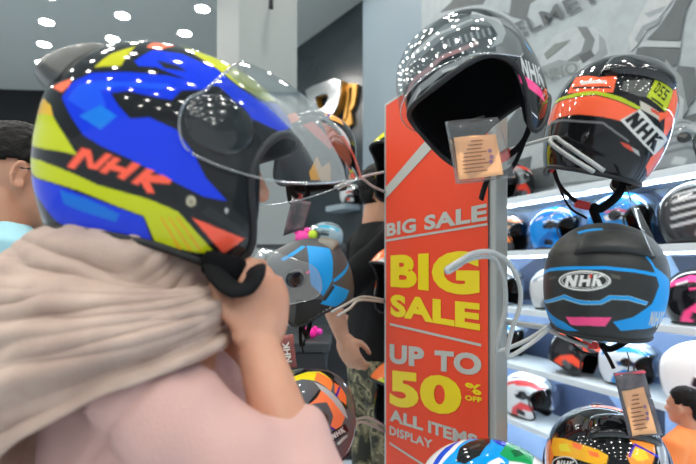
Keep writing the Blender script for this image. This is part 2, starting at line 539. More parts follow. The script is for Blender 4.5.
# small black spotlight on the column
t = thing('spotlight', 'small black spotlight fixed high on the pale column', 'light', P(271, 2, 4.86))
b0 = P(271, -2, 4.86)
MB().tube([b0 + UP * 0.06, b0 - UP * 0.09], 0.022, 14).tube([b0 - UP * 0.09, b0 - UP * 0.105], [0.024, 0.024], 14).build('lamp_body', BLACK, t)
MB().tube([b0 + UP * 0.02, P(271, -2, 5.06) + UP * 0.02], 0.012, 10).build('bracket', BLACK, t)

# ---------------------------------------------------------------- ceiling downlights
lampm = mat('lamp_disc', '#ffffff', 0.5, emit='#fffaf2', emit_l=LAMP_L)
ringm = mat('lamp_ring', '#d8dcdc', 0.4)
LA = Vector((-0.465, 0.675, 0)); LB = Vector((1.15, -0.175, 0)); L0 = Vector((-3.56, 7.26, CEIL))
names = {(1, 0): 'round ceiling downlight half hidden behind the crown of the worn helmet', (0, 0): 'round ceiling downlight just above the crown of the blue and yellow helmet',
         (-1, 0): 'round ceiling downlight above the blue and yellow helmet, near the top edge',
         (0, -1): 'round ceiling downlight in the middle of the left row of three', (-1, -1): 'round ceiling downlight highest of the left row of three',
         (1, -1): 'round ceiling downlight lowest of the left row of three', (0, 1): 'round ceiling downlight lower of the two beside the pale column',
         (-1, 1): 'round ceiling downlight upper of the two beside the pale column'}
first = None; nl = 0
for i in range(-22, 2):
    for j in range(-5, 10):
        q = L0 + LA * i + LB * j
        if (i, j) not in names and ((i % 2 and i < -1) or q.y < -6.5 or abs(q.x + 0.4) > 5.2 or q.y > 6.2): continue
        if q.dot(NRM) > 2.4: continue
        if first is None:
            first = thing('downlight', '', 'ceiling light', (q.x, q.y, CEIL))
            r1 = []
            rr = [(0.088, -0.004), (0.112, -0.004), (0.116, 0.0)]
            mb = MB(); v = []; f = []
            for k in range(24):
                a_ = 2 * math.pi * k / 24
                v += [(q.x + r * math.cos(a_), q.y + r * math.sin(a_), CEIL + z) for r, z in rr]
            for k in range(24):
                l = (k + 1) % 24
                f += [(k*3, l*3, l*3+1, k*3+1), (k*3+1, l*3+1, l*3+2, k*3+2)]
            mb.add(v, f).build('trim_ring', ringm, first)
            mesh('lens', [(q.x + 0.09 * math.cos(2*math.pi*k/24), q.y + 0.09 * math.sin(2*math.pi*k/24), CEIL - 0.003) for k in range(24)], [tuple(range(24))[::-1]], lampm, first, smooth=False)
            o = first
        else:
            o = first.copy(); COL.objects.link(o); o.location = (q.x, q.y, CEIL)
            for ch in first.children:
                c = ch.copy(); COL.objects.link(c); c.parent = o
        o['label'] = names.get((i, j), 'round downlight set in the grey ceiling high above the stand')
        o['group'] = 'ceiling downlights'; nl += 1

# ---------------------------------------------------------------- printed posters on the sales wall
def dim(c, k=0.90):
    return '#' + ''.join('%02x' % int(int(c[i:i+2], 16) * k) for i in (1, 3, 5))

def flat_print(name, n, items, label, cat, thick=0.006, parent=None):
    """printed panel: item 0 is the panel outline, the rest are printed shapes; each (colour, [(s, z)...])"""
    me = bpy.data.meshes.new(name); v = []; f = []; mi = []; ms = []
    for k, (c, poly) in enumerate(items):
        base = len(v); dz = n - thick - 0.0006 * k
        v += [W(s, dz, z) for s, z in poly]; f.append(tuple(range(base, base + len(poly))))
        if c not in ms: ms.append(c)
        mi.append(ms.index(c))
    s_, z_ = zip(*items[0][1])
    me.from_pydata([tuple(p) for p in v], [], f)
    for c in ms: me.materials.append(mat('print_' + c.strip('#'), dim(c), 0.5, noise_amt=0.12, noise_scale=14) if isinstance(c, str) else c)
    me.polygons.foreach_set('material_index', mi); me.update()
    o = bpy.data.objects.new(name, me); COL.objects.link(o)
    return tag(o, label, cat)

def quad_text(txt, q, n, m, name, parent, offs=0.03, thick=0.0012):
    """lettering mapped into the quad TL, BL, TR, BR of (s, z) on the plane at distance n"""
    cu = bpy.data.curves.new(name, 'FONT'); cu.body = txt; cu.offset = offs; cu.resolution_u = 4
    cu.space_character = 1.06
    o = bpy.data.objects.new('tmp', cu); COL.objects.link(o)
    dg = bpy.context.evaluated_depsgraph_get(); me = bpy.data.meshes.new_from_object(o.evaluated_get(dg))
    bpy.data.objects.remove(o)
    co = np.array([p.co[:] for p in me.vertices]); lo = co.min(0); hi = co.max(0)
    x = (co[:, 0] - lo[0]) / (hi[0] - lo[0]); y = (co[:, 1] - lo[1]) / (hi[1] - lo[1])
    TL, BL, TR, BR = [np.array(k) for k in q]
    sz = (BL + np.outer(x, BR - BL)) * (1 - y)[:, None] + (TL + np.outer(x, TR - TL)) * y[:, None]
    v = [W(s, n - thick, z) for s, z in sz]
    fs = [tuple(p.vertices) for p in me.polygons]; bpy.data.meshes.remove(me)
    return mesh(name, v, fs, m, parent, smooth=False)

def sz(pts, n): return [wp(x, y, n) for x, y in pts]
PN = HW
items = [('#a9b4b8', [(4.05, 1.86), (-1.2, 1.86), (-1.2, 4.6), (4.05, 4.6)])]
for c, p in [
    ('#596163', [(440, 13), (452, 2), (460, -14), (560, -14), (531, 4), (527, 21), (512, 17), (490, 4), (470, 6)]),
    ('#a3aeb2', [(494, -12), (514, -12), (510, 14), (484, 4)]),
    # racer's helmet
    ('#b4bdc0', [(540, 66), (543, 52), (556, 36), (575, 27), (596, 28), (608, 40), (612, 54), (606, 62), (590, 70), (560, 78), (545, 78)]),
    ('#6d7577', [(578, 27), (588, 27), (596, 40), (592, 54), (578, 62), (566, 62), (582, 52), (586, 40)]),
    ('#8c9698', [(600, 34), (606, 40), (609, 54), (602, 60), (590, 62), (600, 50)]),
    ('#4d5456', [(580, 56), (592, 50), (596, 56), (584, 64)]),
    ('#8b9597', [(540, 68), (560, 60), (572, 62), (560, 70), (543, 76)]),
    ('#79837f', [(545, 54), (556, 44), (572, 40), (560, 50), (548, 60)]),
    # gloved hand
    ('#bcc3c4', [(630, 38), (642, 14), (652, -4), (676, -14), (676, -2), (664, 14), (650, 28), (640, 44), (632, 52)]),
    ('#8f9a9c', [(636, 40), (644, 26), (658, 20), (664, 16), (660, 24), (646, 32), (640, 44)]),
    ('#9ba5a7', [(646, 14), (662, 8), (668, 6), (664, 12), (650, 18)]),
    # bold dark bars
    ('#5a6364', [(648, 40), (660, 28), (674, 8), (684, -12), (700, -14), (687, 12), (682, 41)]),
    ('#5a6364', [(637, 56), (639, 48), (682, 49), (679, 66), (660, 64)]),
    ('#b6bec0', [(640, 47), (648, 41), (683, 42), (682, 48)]),
    ('#616a6b', [(680, 66), (697, 68), (697, 100), (686, 110), (672, 92)]),
    ('#5a6364', [(676, 120), (704, 112), (704, 150), (684, 146)]),
    ('#8c9596', [(668, 60), (684, 78), (690, 110), (676, 130), (664, 150), (694, 150), (690, 160), (640, 172), (640, 140)]),
    ('#b4bcbe', [(676, 90), (686, 100), (684, 126), (676, 132), (668, 120)]),
    # lower left dark shape and light lettering block
    ('#565e60', [(505, 128), (520, 108), (540, 112), (556, 150), (556, 186), (505, 194)]),
    ('#b1b9bb', [(520, 148), (546, 140), (550, 166), (532, 170), (534, 156), (520, 160)]),
    ('#9aa4a6', [(562, 140), (600, 160), (620, 178), (560, 184), (556, 160)]),
]: items.append((c, sz(p, PN)))
poster = flat_print('wall_poster', PN, items, 'large grey printed poster of a racer above the helmet shelves', 'poster')
dk = mat('poster_ink', '#4c5355', 0.6)
quad_text('HELMET', sz([(497, 33), (503, 47), (600, -14), (606, -1)], PN), PN - 0.022, dk, 'lettering', poster, 0.02)
quad_text('NHO', sz([(544, 71), (546, 84), (579, 62), (581, 73)], PN), PN - 0.022, mat('poster_ink_pale', '#69726f', 0.6), 'lettering', poster, 0.01)

# shelf back prints, one per bay
SH = [1.80, 1.455, 1.085, 0.725, 0.365]
SF = 2.2
navy = mat('print_blue', '#8ea6c8', 0.45, color2='#6c84ab', noise_scale=2.2)
sets = [
  ('blue printed panel behind the topmost row of shelved helmets', SH[1], SH[0] - .06, [('#3a4762', [(622, 196), (650, 188), (668, 200), (676, 235), (670, 244), (640, 244), (650, 220), (632, 204)]), ('#8fb8df', [(654, 206), (664, 208), (658, 226), (648, 220)]),
      ('#93b2d6', [(505, 242), (530, 214), (560, 198), (590, 194), (560, 206), (530, 236)]), ('#93b2d6', [(674, 196), (700, 186), (700, 205), (684, 210)])]),
  ('blue printed panel behind the second row of shelved helmets', SH[2], SH[1] - .04, [('#3d4d6c', [(505, 300), (520, 270), (540, 256), (560, 256), (556, 300)]), ('#9cc2e6', [(640, 256), (672, 256), (690, 300), (660, 300)]), ('#34435f', [(672, 256), (700, 256), (700, 296), (690, 290)])]),
  ('blue printed panel with a dark outline behind the third row of shelves', SH[3], SH[2] - .04, [('#3d4d6c', [(505, 330), (560, 322), (575, 350), (560, 372), (505, 362)]), ('#2c3a55', [(644, 356), (644, 352), (662, 352), (662, 374), (658, 374), (658, 356)]), ('#2c3a55', [(677, 352), (700, 348), (700, 352), (680, 356)]), ('#84b3da', [(600, 330), (640, 326), (640, 372), (600, 360)])]),
  ('blue printed panel behind the lowest visible row of helmets', SH[4], SH[3] - .04, [('#4b5b7d', [(540, 384), (600, 384), (620, 410), (560, 424)]), ('#26324a', [(640, 400), (666, 404), (666, 440), (640, 430)])]),
  ('blue printed panel below the lowest shelf', 0.02, SH[4] - .04, []),
]
for lab, z0, z1, pol in sets:
    it = [(navy, [(4.1, z0), (-1.2, z0), (-1.2, z1), (4.1, z1)])]
    for c, p in pol: it.append((c, sz(p, HW)))
    flat_print('shelf_backing', HW, it, lab, 'panel')

shelfm = mat('shelf_white', '#c9d4da', 0.35)
stripm = mat('light_strip', '#ffffff', 0.5, emit='#e6f4ff', emit_l=STRIP_L)
ords = ['topmost white wall shelf with a bright strip along its edge', 'white wall shelf second from the top, carrying blue helmets', 'white wall shelf third from the top, behind the blue and black helmet',
        'white wall shelf fourth from the top, carrying a red and black helmet', 'lowest visible white wall shelf, carrying the white and red helmet']
rotU = Matrix(((U.x, NRM.x, 0), (U.y, NRM.y, 0), (0, 0, 1)))
for k, z in enumerate(SH):
    t = thing('wall_shelf', ords[k], 'shelf', W(1.5, HW - .01, z - .02), None, 'white helmet shelves on the sales wall')
    MB().box(W(1.4, (SF + HW) / 2, z - 0.018), (4.6, HW - SF - 0.014, 0.036), rotU, 0.003).build('board', shelfm, t, smooth=False)
    MB().box(W(1.4, SF + 0.10, z - 0.040), (4.5, 0.018, 0.008), rotU).build('light_strip', stripm, t, smooth=False)

# chrome and gold letter on the slate wall
chrome = mat('chrome', '#c8ccce', 0.18, metal=1.0); gold = mat('gold_letter', '#c8923e', 0.35, metal=0.6)
t = thing('wall_letter', 'big chrome letter D with gold sides on the slate wall', 'sign', dwp(338, 140))
def prism(name, outer, inner, o0, o1, m, par):
    mb = MB(); n = len(outer)
    rings = [[dwp(x, y, o) for x, y in pl] for o in (o0, o1) for pl in (outer, inner)]
    v = [p for r_ in rings for p in r_]; f = []
    for k in range(n):
        l = (k + 1) % n
        f += [(2*n+k, 2*n+l, 3*n+l, 3*n+k), (k, l, 2*n+l, 2*n+k), (n+l, n+k, 3*n+k, 3*n+l), (l, k, n+k, n+l)]
    mesh(name, v, f, m, par, smooth=False)
Do = [(313, 92), (320, 88), (334, 83), (342, 81), (348, 83), (348, 95), (345, 108), (340, 116), (330, 121), (318, 124)]
Di = [(323, 99), (325, 98), (331, 96), (335, 96), (336, 98), (336, 102), (334, 106), (332, 109), (328, 111), (324, 112)]
prism('letter_face', Do, Di, 0.10, 0.13, chrome, t)
prism('letter_side', Do, Di, 0.02, 0.10, gold, t)
t2 = thing('wall_letter', 'gold letter beside the chrome D, half hidden by it', 'sign', dwp(355, 140))
Jo = [(346, 88), (352, 84), (360, 85), (359, 96), (357, 106), (353, 112), (355, 124), (348, 130), (340, 128), (346, 120), (348, 106), (350, 94)]
Ji = [(352, 90), (353, 88), (355, 88), (355, 95), (354, 103), (352, 108), (351, 118), (348, 122), (346, 122), (349, 118), (351, 106), (352, 96)]
prism('letter_face', Jo, Ji, 0.02, 0.05, gold, t2)

# wall shelf on the slate wall
t = thing('display_ledge', 'small pale ledge on the slate wall under one helmet', 'shelf', dwp(351, 210))
MB().box(dwp(351, 209, 0.13), (0.44, 0.26, 0.07), Matrix(((DWD.x, -DWN.x, 0), (DWD.y, -DWN.y, 0), (0, 0, 1))), 0.004).build('ledge_board', mat('ledge_paint', '#93a4ad', 0.4), t, smooth=False)

# ---------------------------------------------------------------- red sale sign board
SN = 0.731
sL, sR = wp(383, 267, SN)[0], wp(494, 267, SN)[0]
zT = wp(386, 102, SN)[1]
sign = thing('sale_sign', 'tall red BIG SALE sign board with grey frame standing in the middle', 'sign', W((sL + sR) / 2, SN, 0))
frame = mat('sign_frame', '#a9ada9', 0.35, metal=0.25)
red = mat('sign_red', '#e74a2a', 0.55, noise_amt=0.03, noise_scale=6, spec=.25)
greyt = mat('sign_grey', '#b3b6ae', 0.5); yel = mat('sign_yellow', '#e8d000', 0.5)
MB().box(W((sL + sR) / 2, SN + 0.022, (zT + 0.06) / 2 + 0.0), (sL - sR, 0.036, zT - 0.06), rotU, 0.003).build('frame', frame, sign, smooth=False)
i0, i1 = wp(386, 267, SN)[0], wp(488, 267, SN)[0]
MB().add([W(i0, SN, 0.1), W(i1, SN, 0.1), W(i1, SN, zT - 0.012), W(i0, SN, zT - 0.012)], [(0, 1, 2, 3)]).build('red_panel', red, sign, smooth=False, label='red printed face')
back = mesh('back_panel', [W(i0, SN + .042, 0.1), W(i1, SN + .042, 0.1), W(i1, SN + .042, zT - .012), W(i0, SN + .042, zT - .012)], [(3, 2, 1, 0)], red, sign, smooth=False)
MB().box(W((sL + sR) / 2, SN + 0.022, 0.03), (0.62, 0.42, 0.06), rotU, 0.006).build('base', frame, sign, smooth=False)
def st(txt, q, m, offs): quad_text(txt, sz(q, SN), SN, m, 'lettering', sign, offs, 0.0015)
def bar(p, m): MB().add([W(s, SN - 0.0015, z) for s, z in sz(p, SN)], [tuple(range(len(p)))]).build('printed_stripe', m, sign, smooth=False)
bar([(386.2, 187), (386.2, 198.5), (430, 151), (452, 126), (440, 126), (422, 145)], greyt)
st('BIG', [(387, 223.6), (387, 236.8), (416.4, 217.6), (416.4, 232)], greyt, 0.04)
st('SALE', [(424.8, 215.9), (424.8, 230.6), (487.6, 203.2), (487.6, 220.4)], greyt, 0.04)
bar([(386.2, 239.6), (386.2, 241.8), (488, 225.4), (488, 223)], greyt)
st('BIG', [(391, 255), (391, 287), (480, 250), (480, 296.6)], yel, 0.05)
st('SALE', [(391, 294), (391, 316), (480.5, 303.2), (480.5, 331)], yel, 0.05)
bar([(390.3, 322.9), (390.3, 325.2), (481.6, 346.6), (481.6, 343.8)], greyt)
st('UP', [(390, 343.8), (390, 362.9), (424.6, 347.6), (424.6, 368)], greyt, 0.05)
st('TO', [(435, 350), (435, 370.5), (482, 353.5), (482, 376.5)], greyt, 0.05)
st('50', [(390, 369.5), (390, 405.5), (462, 377.5), (462, 417.5)], yel, 0.05)
st('%', [(465.5, 382), (465.5, 392), (482, 385), (482, 396)], yel, 0.04)
st('OFF', [(465.5, 394.8), (465.5, 400), (482.2, 397.4), (482.2, 402.8)], yel, 0.05)
st('ALL', [(390, 408.6), (390, 420.6), (423.5, 418.6), (423.5, 431)], greyt, 0.045)
st('ITEMS', [(428.6, 420.2), (428.6, 432.5), (478, 435), (478, 449)], greyt, 0.045)
st('DISPLAY', [(390, 425.5), (390, 434.4), (433, 440), (433, 449)], greyt, 0.03)
bar([(390, 441.8), (390, 444), (470, 496), (470, 493)], greyt)

# ---------------------------------------------------------------- helmet hooks of bent grey wire on the sign board
def hook(label, paths, r=0.0042, plate=None):
    t = thing('wire_hook', label, 'hook', paths[0][0], None, 'wire helmet hooks on the sign board')
    for p in paths:
        MB().tube(smooth_path(p, 5) if len(p) > 2 else p, r, 8).build('wire', WIREM, t)
    if plate: MB().ball(plate, (0.013, 0.013, 0.013)).build('mount', WIREM, t)
    return t
def sp(px, py): # point on the right side of the board
    return P(px, py, 1.135)
hook('bent grey wire hook reaching right under the orange and black helmet',
     [[P(499, 156, 1.12), P(512, 149, 1.11), P(540, 141, 1.03), P(555, 137.5, .97), P(561, 141, .95), P(578, 153, .90), P(604, 171, .875)],
      [P(552, 138.5, .98), P(551, 143, .955), P(568, 156, .90), P(594, 172, .875)]], plate=P(499, 156, 1.12))
hook('empty wire hook curling up in front of the yellow BIG lettering',
     [[P(497, 319, 1.115), P(520, 323, 1.06), P(549, 327, .98)],
      [P(549, 326, .98), P(527, 340, .93), P(500, 351, .90), P(496, 349, .89), P(499, 335, .88), P(505, 310, .87), P(505, 285, .85), P(499, 266, .84), P(490, 257, .82), P(470, 259, .79), P(452, 270, .77)],
      [P(550, 328, .98), P(533, 342, .92), P(511, 356, .88), P(507, 354, .87), P(512, 330, .86), P(520, 305, .85), P(519, 283, .84), P(508, 262, .82), P(492, 252, .80), P(474, 253, .78), P(458, 262, .765), P(447, 269, .76), P(448, 272, .76), P(452, 270, .77)]],
     plate=P(497, 319, 1.115))
hook('wire hook under the blue and black helmet, seen past the empty hook', [[P(497, 322, 1.12), P(549, 329, 1.04), P(575, 335, 1.0), P(592, 342, .98)], [P(549, 331, 1.04), P(570, 340, .99), P(588, 347, .97)]])
hook('wire hook at the sign foot holding the helmet with orange patches', [[P(497, 470, 1.12), P(540, 476, 1.05), P(580, 482, 1.0)], [P(540, 479, 1.05), P(578, 487, .98)]])
hook('wire hook behind the tip of the raised clear visor', [[P(384, 172, 1.57), P(366, 176, 1.50), P(345, 183, 1.42), P(335, 187, 1.40)], [P(385, 192, 1.57), P(372, 186, 1.5), P(360, 178, 1.45), P(345, 185, 1.42), P(338, 189, 1.40)]])
hook('wire hook left of the sign holding the pale blue and black helmet', [[P(384, 300, 1.57), P(368, 297, 1.5), P(358, 298, 1.44), P(345, 305, 1.36), P(332, 312, 1.3)], [P(384, 302, 1.57), P(360, 300, 1.44), P(350, 308, 1.36), P(338, 316, 1.3)]])
hook('wire hook left of the sign in front of camouflage trousers', [[P(384, 426, 1.57), P(372, 419, 1.5), P(362, 418, 1.46), P(350, 423, 1.38), P(330, 438, 1.28)], [P(384, 431, 1.57), P(362, 422, 1.45), P(352, 430, 1.37), P(338, 444, 1.28)]])
hook('wire hook behind the hanging top helmet', [[P(470, 140, 1.17), P(468, 120, 1.06)], [P(480, 140, 1.15), P(478, 120, 1.06)]])
hook('wire hook at the sign front holding the white and blue helmet', [[P(450, 470, 1.23), P(452, 480, 1.05), P(455, 478, .95)], [P(460, 470, 1.2), P(465, 480, 1.03), P(470, 478, .93)]])

# ---------------------------------------------------------------- the helmets on the stand and on the woman
POSE = {  # px, py, depth, yaw, pitch, roll, size
 'main':   (184, 156, 0.66, 22, -13, 0, 0.97),
 'top':    (469, 83, 0.88, -118, -40, 27, 0.86),
 'orange': (607, 121, 1.03, 78, 6, 15, 0.90),
 'blue':   (602, 277, 1.02, 70, 0, 4, 0.905, 0.90),
 'patch':  (604, 466, 1.03, 80, -20, 3, 0.90),
 'white':  (483, 497, 0.90, 160, -10, 8, 0.74),
 'left':   (303, 279, 1.50, 184, -24, 0, 0.85),
 'neon':   (302, 416, 1.36, 220, -10, 0, 0.92),
 'amber':  (309, 150, 1.72, 170, 0, 0, 0.96),
}
DES = {k: {'base': '#26282a', 'axis': (0, 1, 0), 'mirror': 1, 'polys': []} for k in POSE}
DES['main'] = {'base': '#1a1c1e', 'axis': (-0.178, -0.934, -0.309), 'mirror': -1, 'polys': [('#0f38dc',[(-0.569,-0.229),(-0.474,-0.201),(-0.368,-0.183),(-0.299,-0.183),(-0.24,-0.187),(-0.184,-0.193),(-0.13,-0.202),(-0.076,-0.212),(-0.02,-0.223),(0.024,-0.305),(-0.032,-0.307),(-0.087,-0.311),(-0.155,-0.311),(-0.228,-0.318),(-0.332,-0.317),(-0.417,-0.281),(-0.502,-0.264)]),('#0f6fd8',[(-0.326,-0.196),(-0.265,-0.196),(-0.209,-0.199),(-0.154,-0.211),(-0.1,-0.226),(-0.108,-0.255),(-0.164,-0.249),(-0.221,-0.245),(-0.3,-0.239)]),('#c3cd16',[(-0.619,-0.126),(-0.579,-0.146),(-0.462,-0.124),(-0.367,-0.12),(-0.296,-0.124),(-0.244,-0.132),(-0.195,-0.142),(-0.133,-0.145),(-0.071,-0.15),(-0.007,-0.157),(0.047,-0.17),(0.104,-0.184),(0.146,-0.218),(0.188,-0.253),(0.23,-0.291),(0.274,-0.333),(0.188,-0.329),(0.112,-0.321),(0.04,-0.315),(0.012,-0.266),(-0.017,-0.219),(-0.067,-0.209),(-0.115,-0.2),(-0.162,-0.19),(-0.209,-0.182),(-0.258,-0.176),(-0.313,-0.176),(-0.379,-0.18),(-0.474,-0.197),(-0.591,-0.197)]),('#e2a41a',[(0.04,-0.214),(0.047,-0.213),(0.093,-0.268),(0.138,-0.326),(0.126,-0.328),(0.083,-0.269)]),('#e2a41a',[(0.069,-0.21),(0.077,-0.209),(0.126,-0.264),(0.176,-0.323),(0.164,-0.323),(0.117,-0.265)]),('#e2a41a',[(0.099,-0.206),(0.107,-0.204),(0.161,-0.259),(0.215,-0.319),(0.203,-0.32),(0.151,-0.26)]),('#c3cd16',[(-0.633,-0.086),(-0.661,0.012),(-0.676,0.077),(-0.648,0.121),(-0.514,0.104),(-0.455,0.052),(-0.394,0.015),(-0.343,-0.022),(-0.298,-0.057),(-0.369,-0.062),(-0.565,-0.093)]),('#e3b22a',[(-0.667,0.035),(-0.681,0.102),(-0.606,0.126),(-0.501,0.097),(-0.464,0.059),(-0.534,0.056)]),('#0f38dc',[(-0.457,0.145),(-0.442,0.223),(-0.379,0.291),(-0.309,0.319),(-0.242,0.351),(-0.16,0.38),(-0.073,0.413),(0.017,0.436),(0.113,0.462),(0.14,0.425),(0.073,0.388),(0.01,0.355),(-0.018,0.286),(-0.064,0.275),(-0.135,0.265),(-0.203,0.256),(-0.263,0.222),(-0.217,0.179),(-0.155,0.139),(-0.087,0.17),(-0.028,0.162),(0.033,0.153),(0.121,0.075),(0.161,0.022),(0.199,-0.029),(0.251,-0.069),(0.302,-0.11),(0.197,-0.108),(0.141,-0.092),(0.086,-0.077),(0.033,-0.062),(-0.02,-0.047),(-0.071,-0.034),(-0.121,-0.021),(-0.174,-0.01),(-0.227,-0.001),(-0.301,0.022),(-0.377,0.079)]),('#1b55e6',[(-0.426,0.144),(-0.406,0.223),(-0.323,0.262),(-0.269,0.28),(-0.215,0.3),(-0.161,0.321),(-0.105,0.344),(-0.046,0.369),(-0.077,0.321),(-0.156,0.294),(-0.232,0.271),(-0.305,0.221),(-0.26,0.163),(-0.265,0.113),(-0.331,0.116)]),('#1a7ae0',[(-0.344,0.089),(-0.279,0.157),(-0.207,0.133),(-0.247,0.061)]),('#c3c41c',[(-0.391,0.323),(-0.387,0.449),(-0.326,0.58),(-0.287,0.378)]),('#ff7a55',[(-0.562,0.183),(-0.455,0.241),(-0.451,0.199),(-0.47,0.166)]),('#ff7a55',[(-0.27,0.595),(-0.323,0.803),(-0.23,0.849),(-0.162,0.76),(-0.192,0.609)]),('#0f38dc',[(-0.252,0.435),(-0.221,0.587),(-0.149,0.615),(-0.075,0.652),(0.038,0.637),(0.151,0.63),(0.244,0.567),(0.334,0.515),(0.418,0.478),(0.277,0.42),(0.184,0.473),(0.092,0.441),(-0.01,0.435),(-0.145,0.443),(-0.217,0.409)]),('#262a30',[(-0.162,0.495),(-0.056,0.513),(0.002,0.493),(-0.104,0.452)]),('#cbd01e',[(-0.184,0.875),(-0.094,0.898),(0.052,0.921),(0.246,0.931),(0.372,0.911),(0.494,0.871),(0.622,0.817),(0.694,0.681),(0.524,0.538),(0.403,0.539),(0.3,0.552),(0.15,0.641),(-0.009,0.717)]),('#0f38dc',[(0.234,0.56),(0.339,0.525),(0.45,0.497),(0.636,0.592),(0.848,0.622),(0.891,0.508),(0.593,0.323),(0.481,0.327),(0.386,0.336),(0.277,0.383)]),('#ff6248',[(0.548,0.83),(0.613,0.793),(0.739,0.703),(0.842,0.589),(0.882,0.549),(0.767,0.693),(0.661,0.774)]),('#ff6248',[(0.159,-0.197),(0.215,-0.21),(0.272,-0.225),(0.333,-0.243),(0.401,-0.266),(0.307,-0.331),(0.255,-0.282),(0.207,-0.238)]),('#26292b',[(0.195,-0.175),(0.225,-0.139),(0.291,-0.17),(0.362,-0.206),(0.407,-0.259),(0.33,-0.225),(0.261,-0.199)]),('#b7ae94',[(0.169,-0.132),(0.169,-0.137),(0.168,-0.142),(0.166,-0.146),(0.164,-0.15),(0.16,-0.153),(0.156,-0.155),(0.152,-0.157),(0.147,-0.157),(0.143,-0.156),(0.139,-0.154),(0.135,-0.151),(0.132,-0.148),(0.13,-0.144),(0.129,-0.139),(0.129,-0.134),(0.13,-0.129),(0.131,-0.125),(0.134,-0.121),(0.137,-0.118),(0.141,-0.115),(0.146,-0.114),(0.15,-0.114),(0.155,-0.114),(0.159,-0.116),(0.163,-0.119),(0.166,-0.123),(0.168,-0.127)]),('#8f8a78',[(0.159,-0.137),(0.16,-0.14),(0.159,-0.142),(0.158,-0.144),(0.157,-0.146),(0.155,-0.147),(0.153,-0.148),(0.151,-0.149),(0.148,-0.149),(0.146,-0.149),(0.144,-0.148),(0.142,-0.146),(0.141,-0.145),(0.14,-0.143),(0.139,-0.141),(0.139,-0.139),(0.14,-0.136),(0.141,-0.134),(0.142,-0.133),(0.144,-0.131),(0.146,-0.13),(0.148,-0.129),(0.15,-0.129),(0.153,-0.13),(0.155,-0.131),(0.156,-0.132),(0.158,-0.134),(0.159,-0.135)]),('#c8cacb',[(0.31,-0.149),(0.31,-0.152),(0.31,-0.154),(0.309,-0.156),(0.308,-0.158),(0.307,-0.159),(0.305,-0.16),(0.304,-0.161),(0.302,-0.161),(0.301,-0.16),(0.299,-0.159),(0.298,-0.158),(0.297,-0.156),(0.296,-0.153),(0.296,-0.151),(0.296,-0.148),(0.296,-0.146),(0.297,-0.144),(0.298,-0.142),(0.299,-0.141),(0.3,-0.14),(0.302,-0.139),(0.304,-0.139),(0.305,-0.14),(0.307,-0.141),(0.308,-0.142),(0.309,-0.145),(0.31,-0.147)]),('#ff6248',[(-0.321,-0.109),(-0.292,-0.109),(-0.266,-0.052),(-0.245,-0.092),(-0.212,-0.091),(-0.175,-0.023),(-0.2,-0.022),(-0.228,-0.076),(-0.255,-0.026),(-0.289,-0.027)]),('#ff6248',[(-0.204,-0.096),(-0.178,-0.097),(-0.143,-0.03),(-0.169,-0.029)]),('#ff6248',[(-0.187,-0.054),(-0.106,-0.061),(-0.111,-0.081),(-0.191,-0.078)]),('#ff6248',[(-0.139,-0.099),(-0.113,-0.105),(-0.068,-0.035),(-0.099,-0.031)]),('#ff6248',[(-0.087,-0.11),(-0.061,-0.112),(-0.012,-0.046),(-0.044,-0.042)]),('#ff6248',[(-0.052,-0.072),(0.022,-0.055),(0.06,-0.068),(0.055,-0.085),(-0.035,-0.095)]),('#ff6248',[(-0.058,-0.092),(-0.025,-0.089),(0.006,-0.13),(-0.023,-0.135)])]}
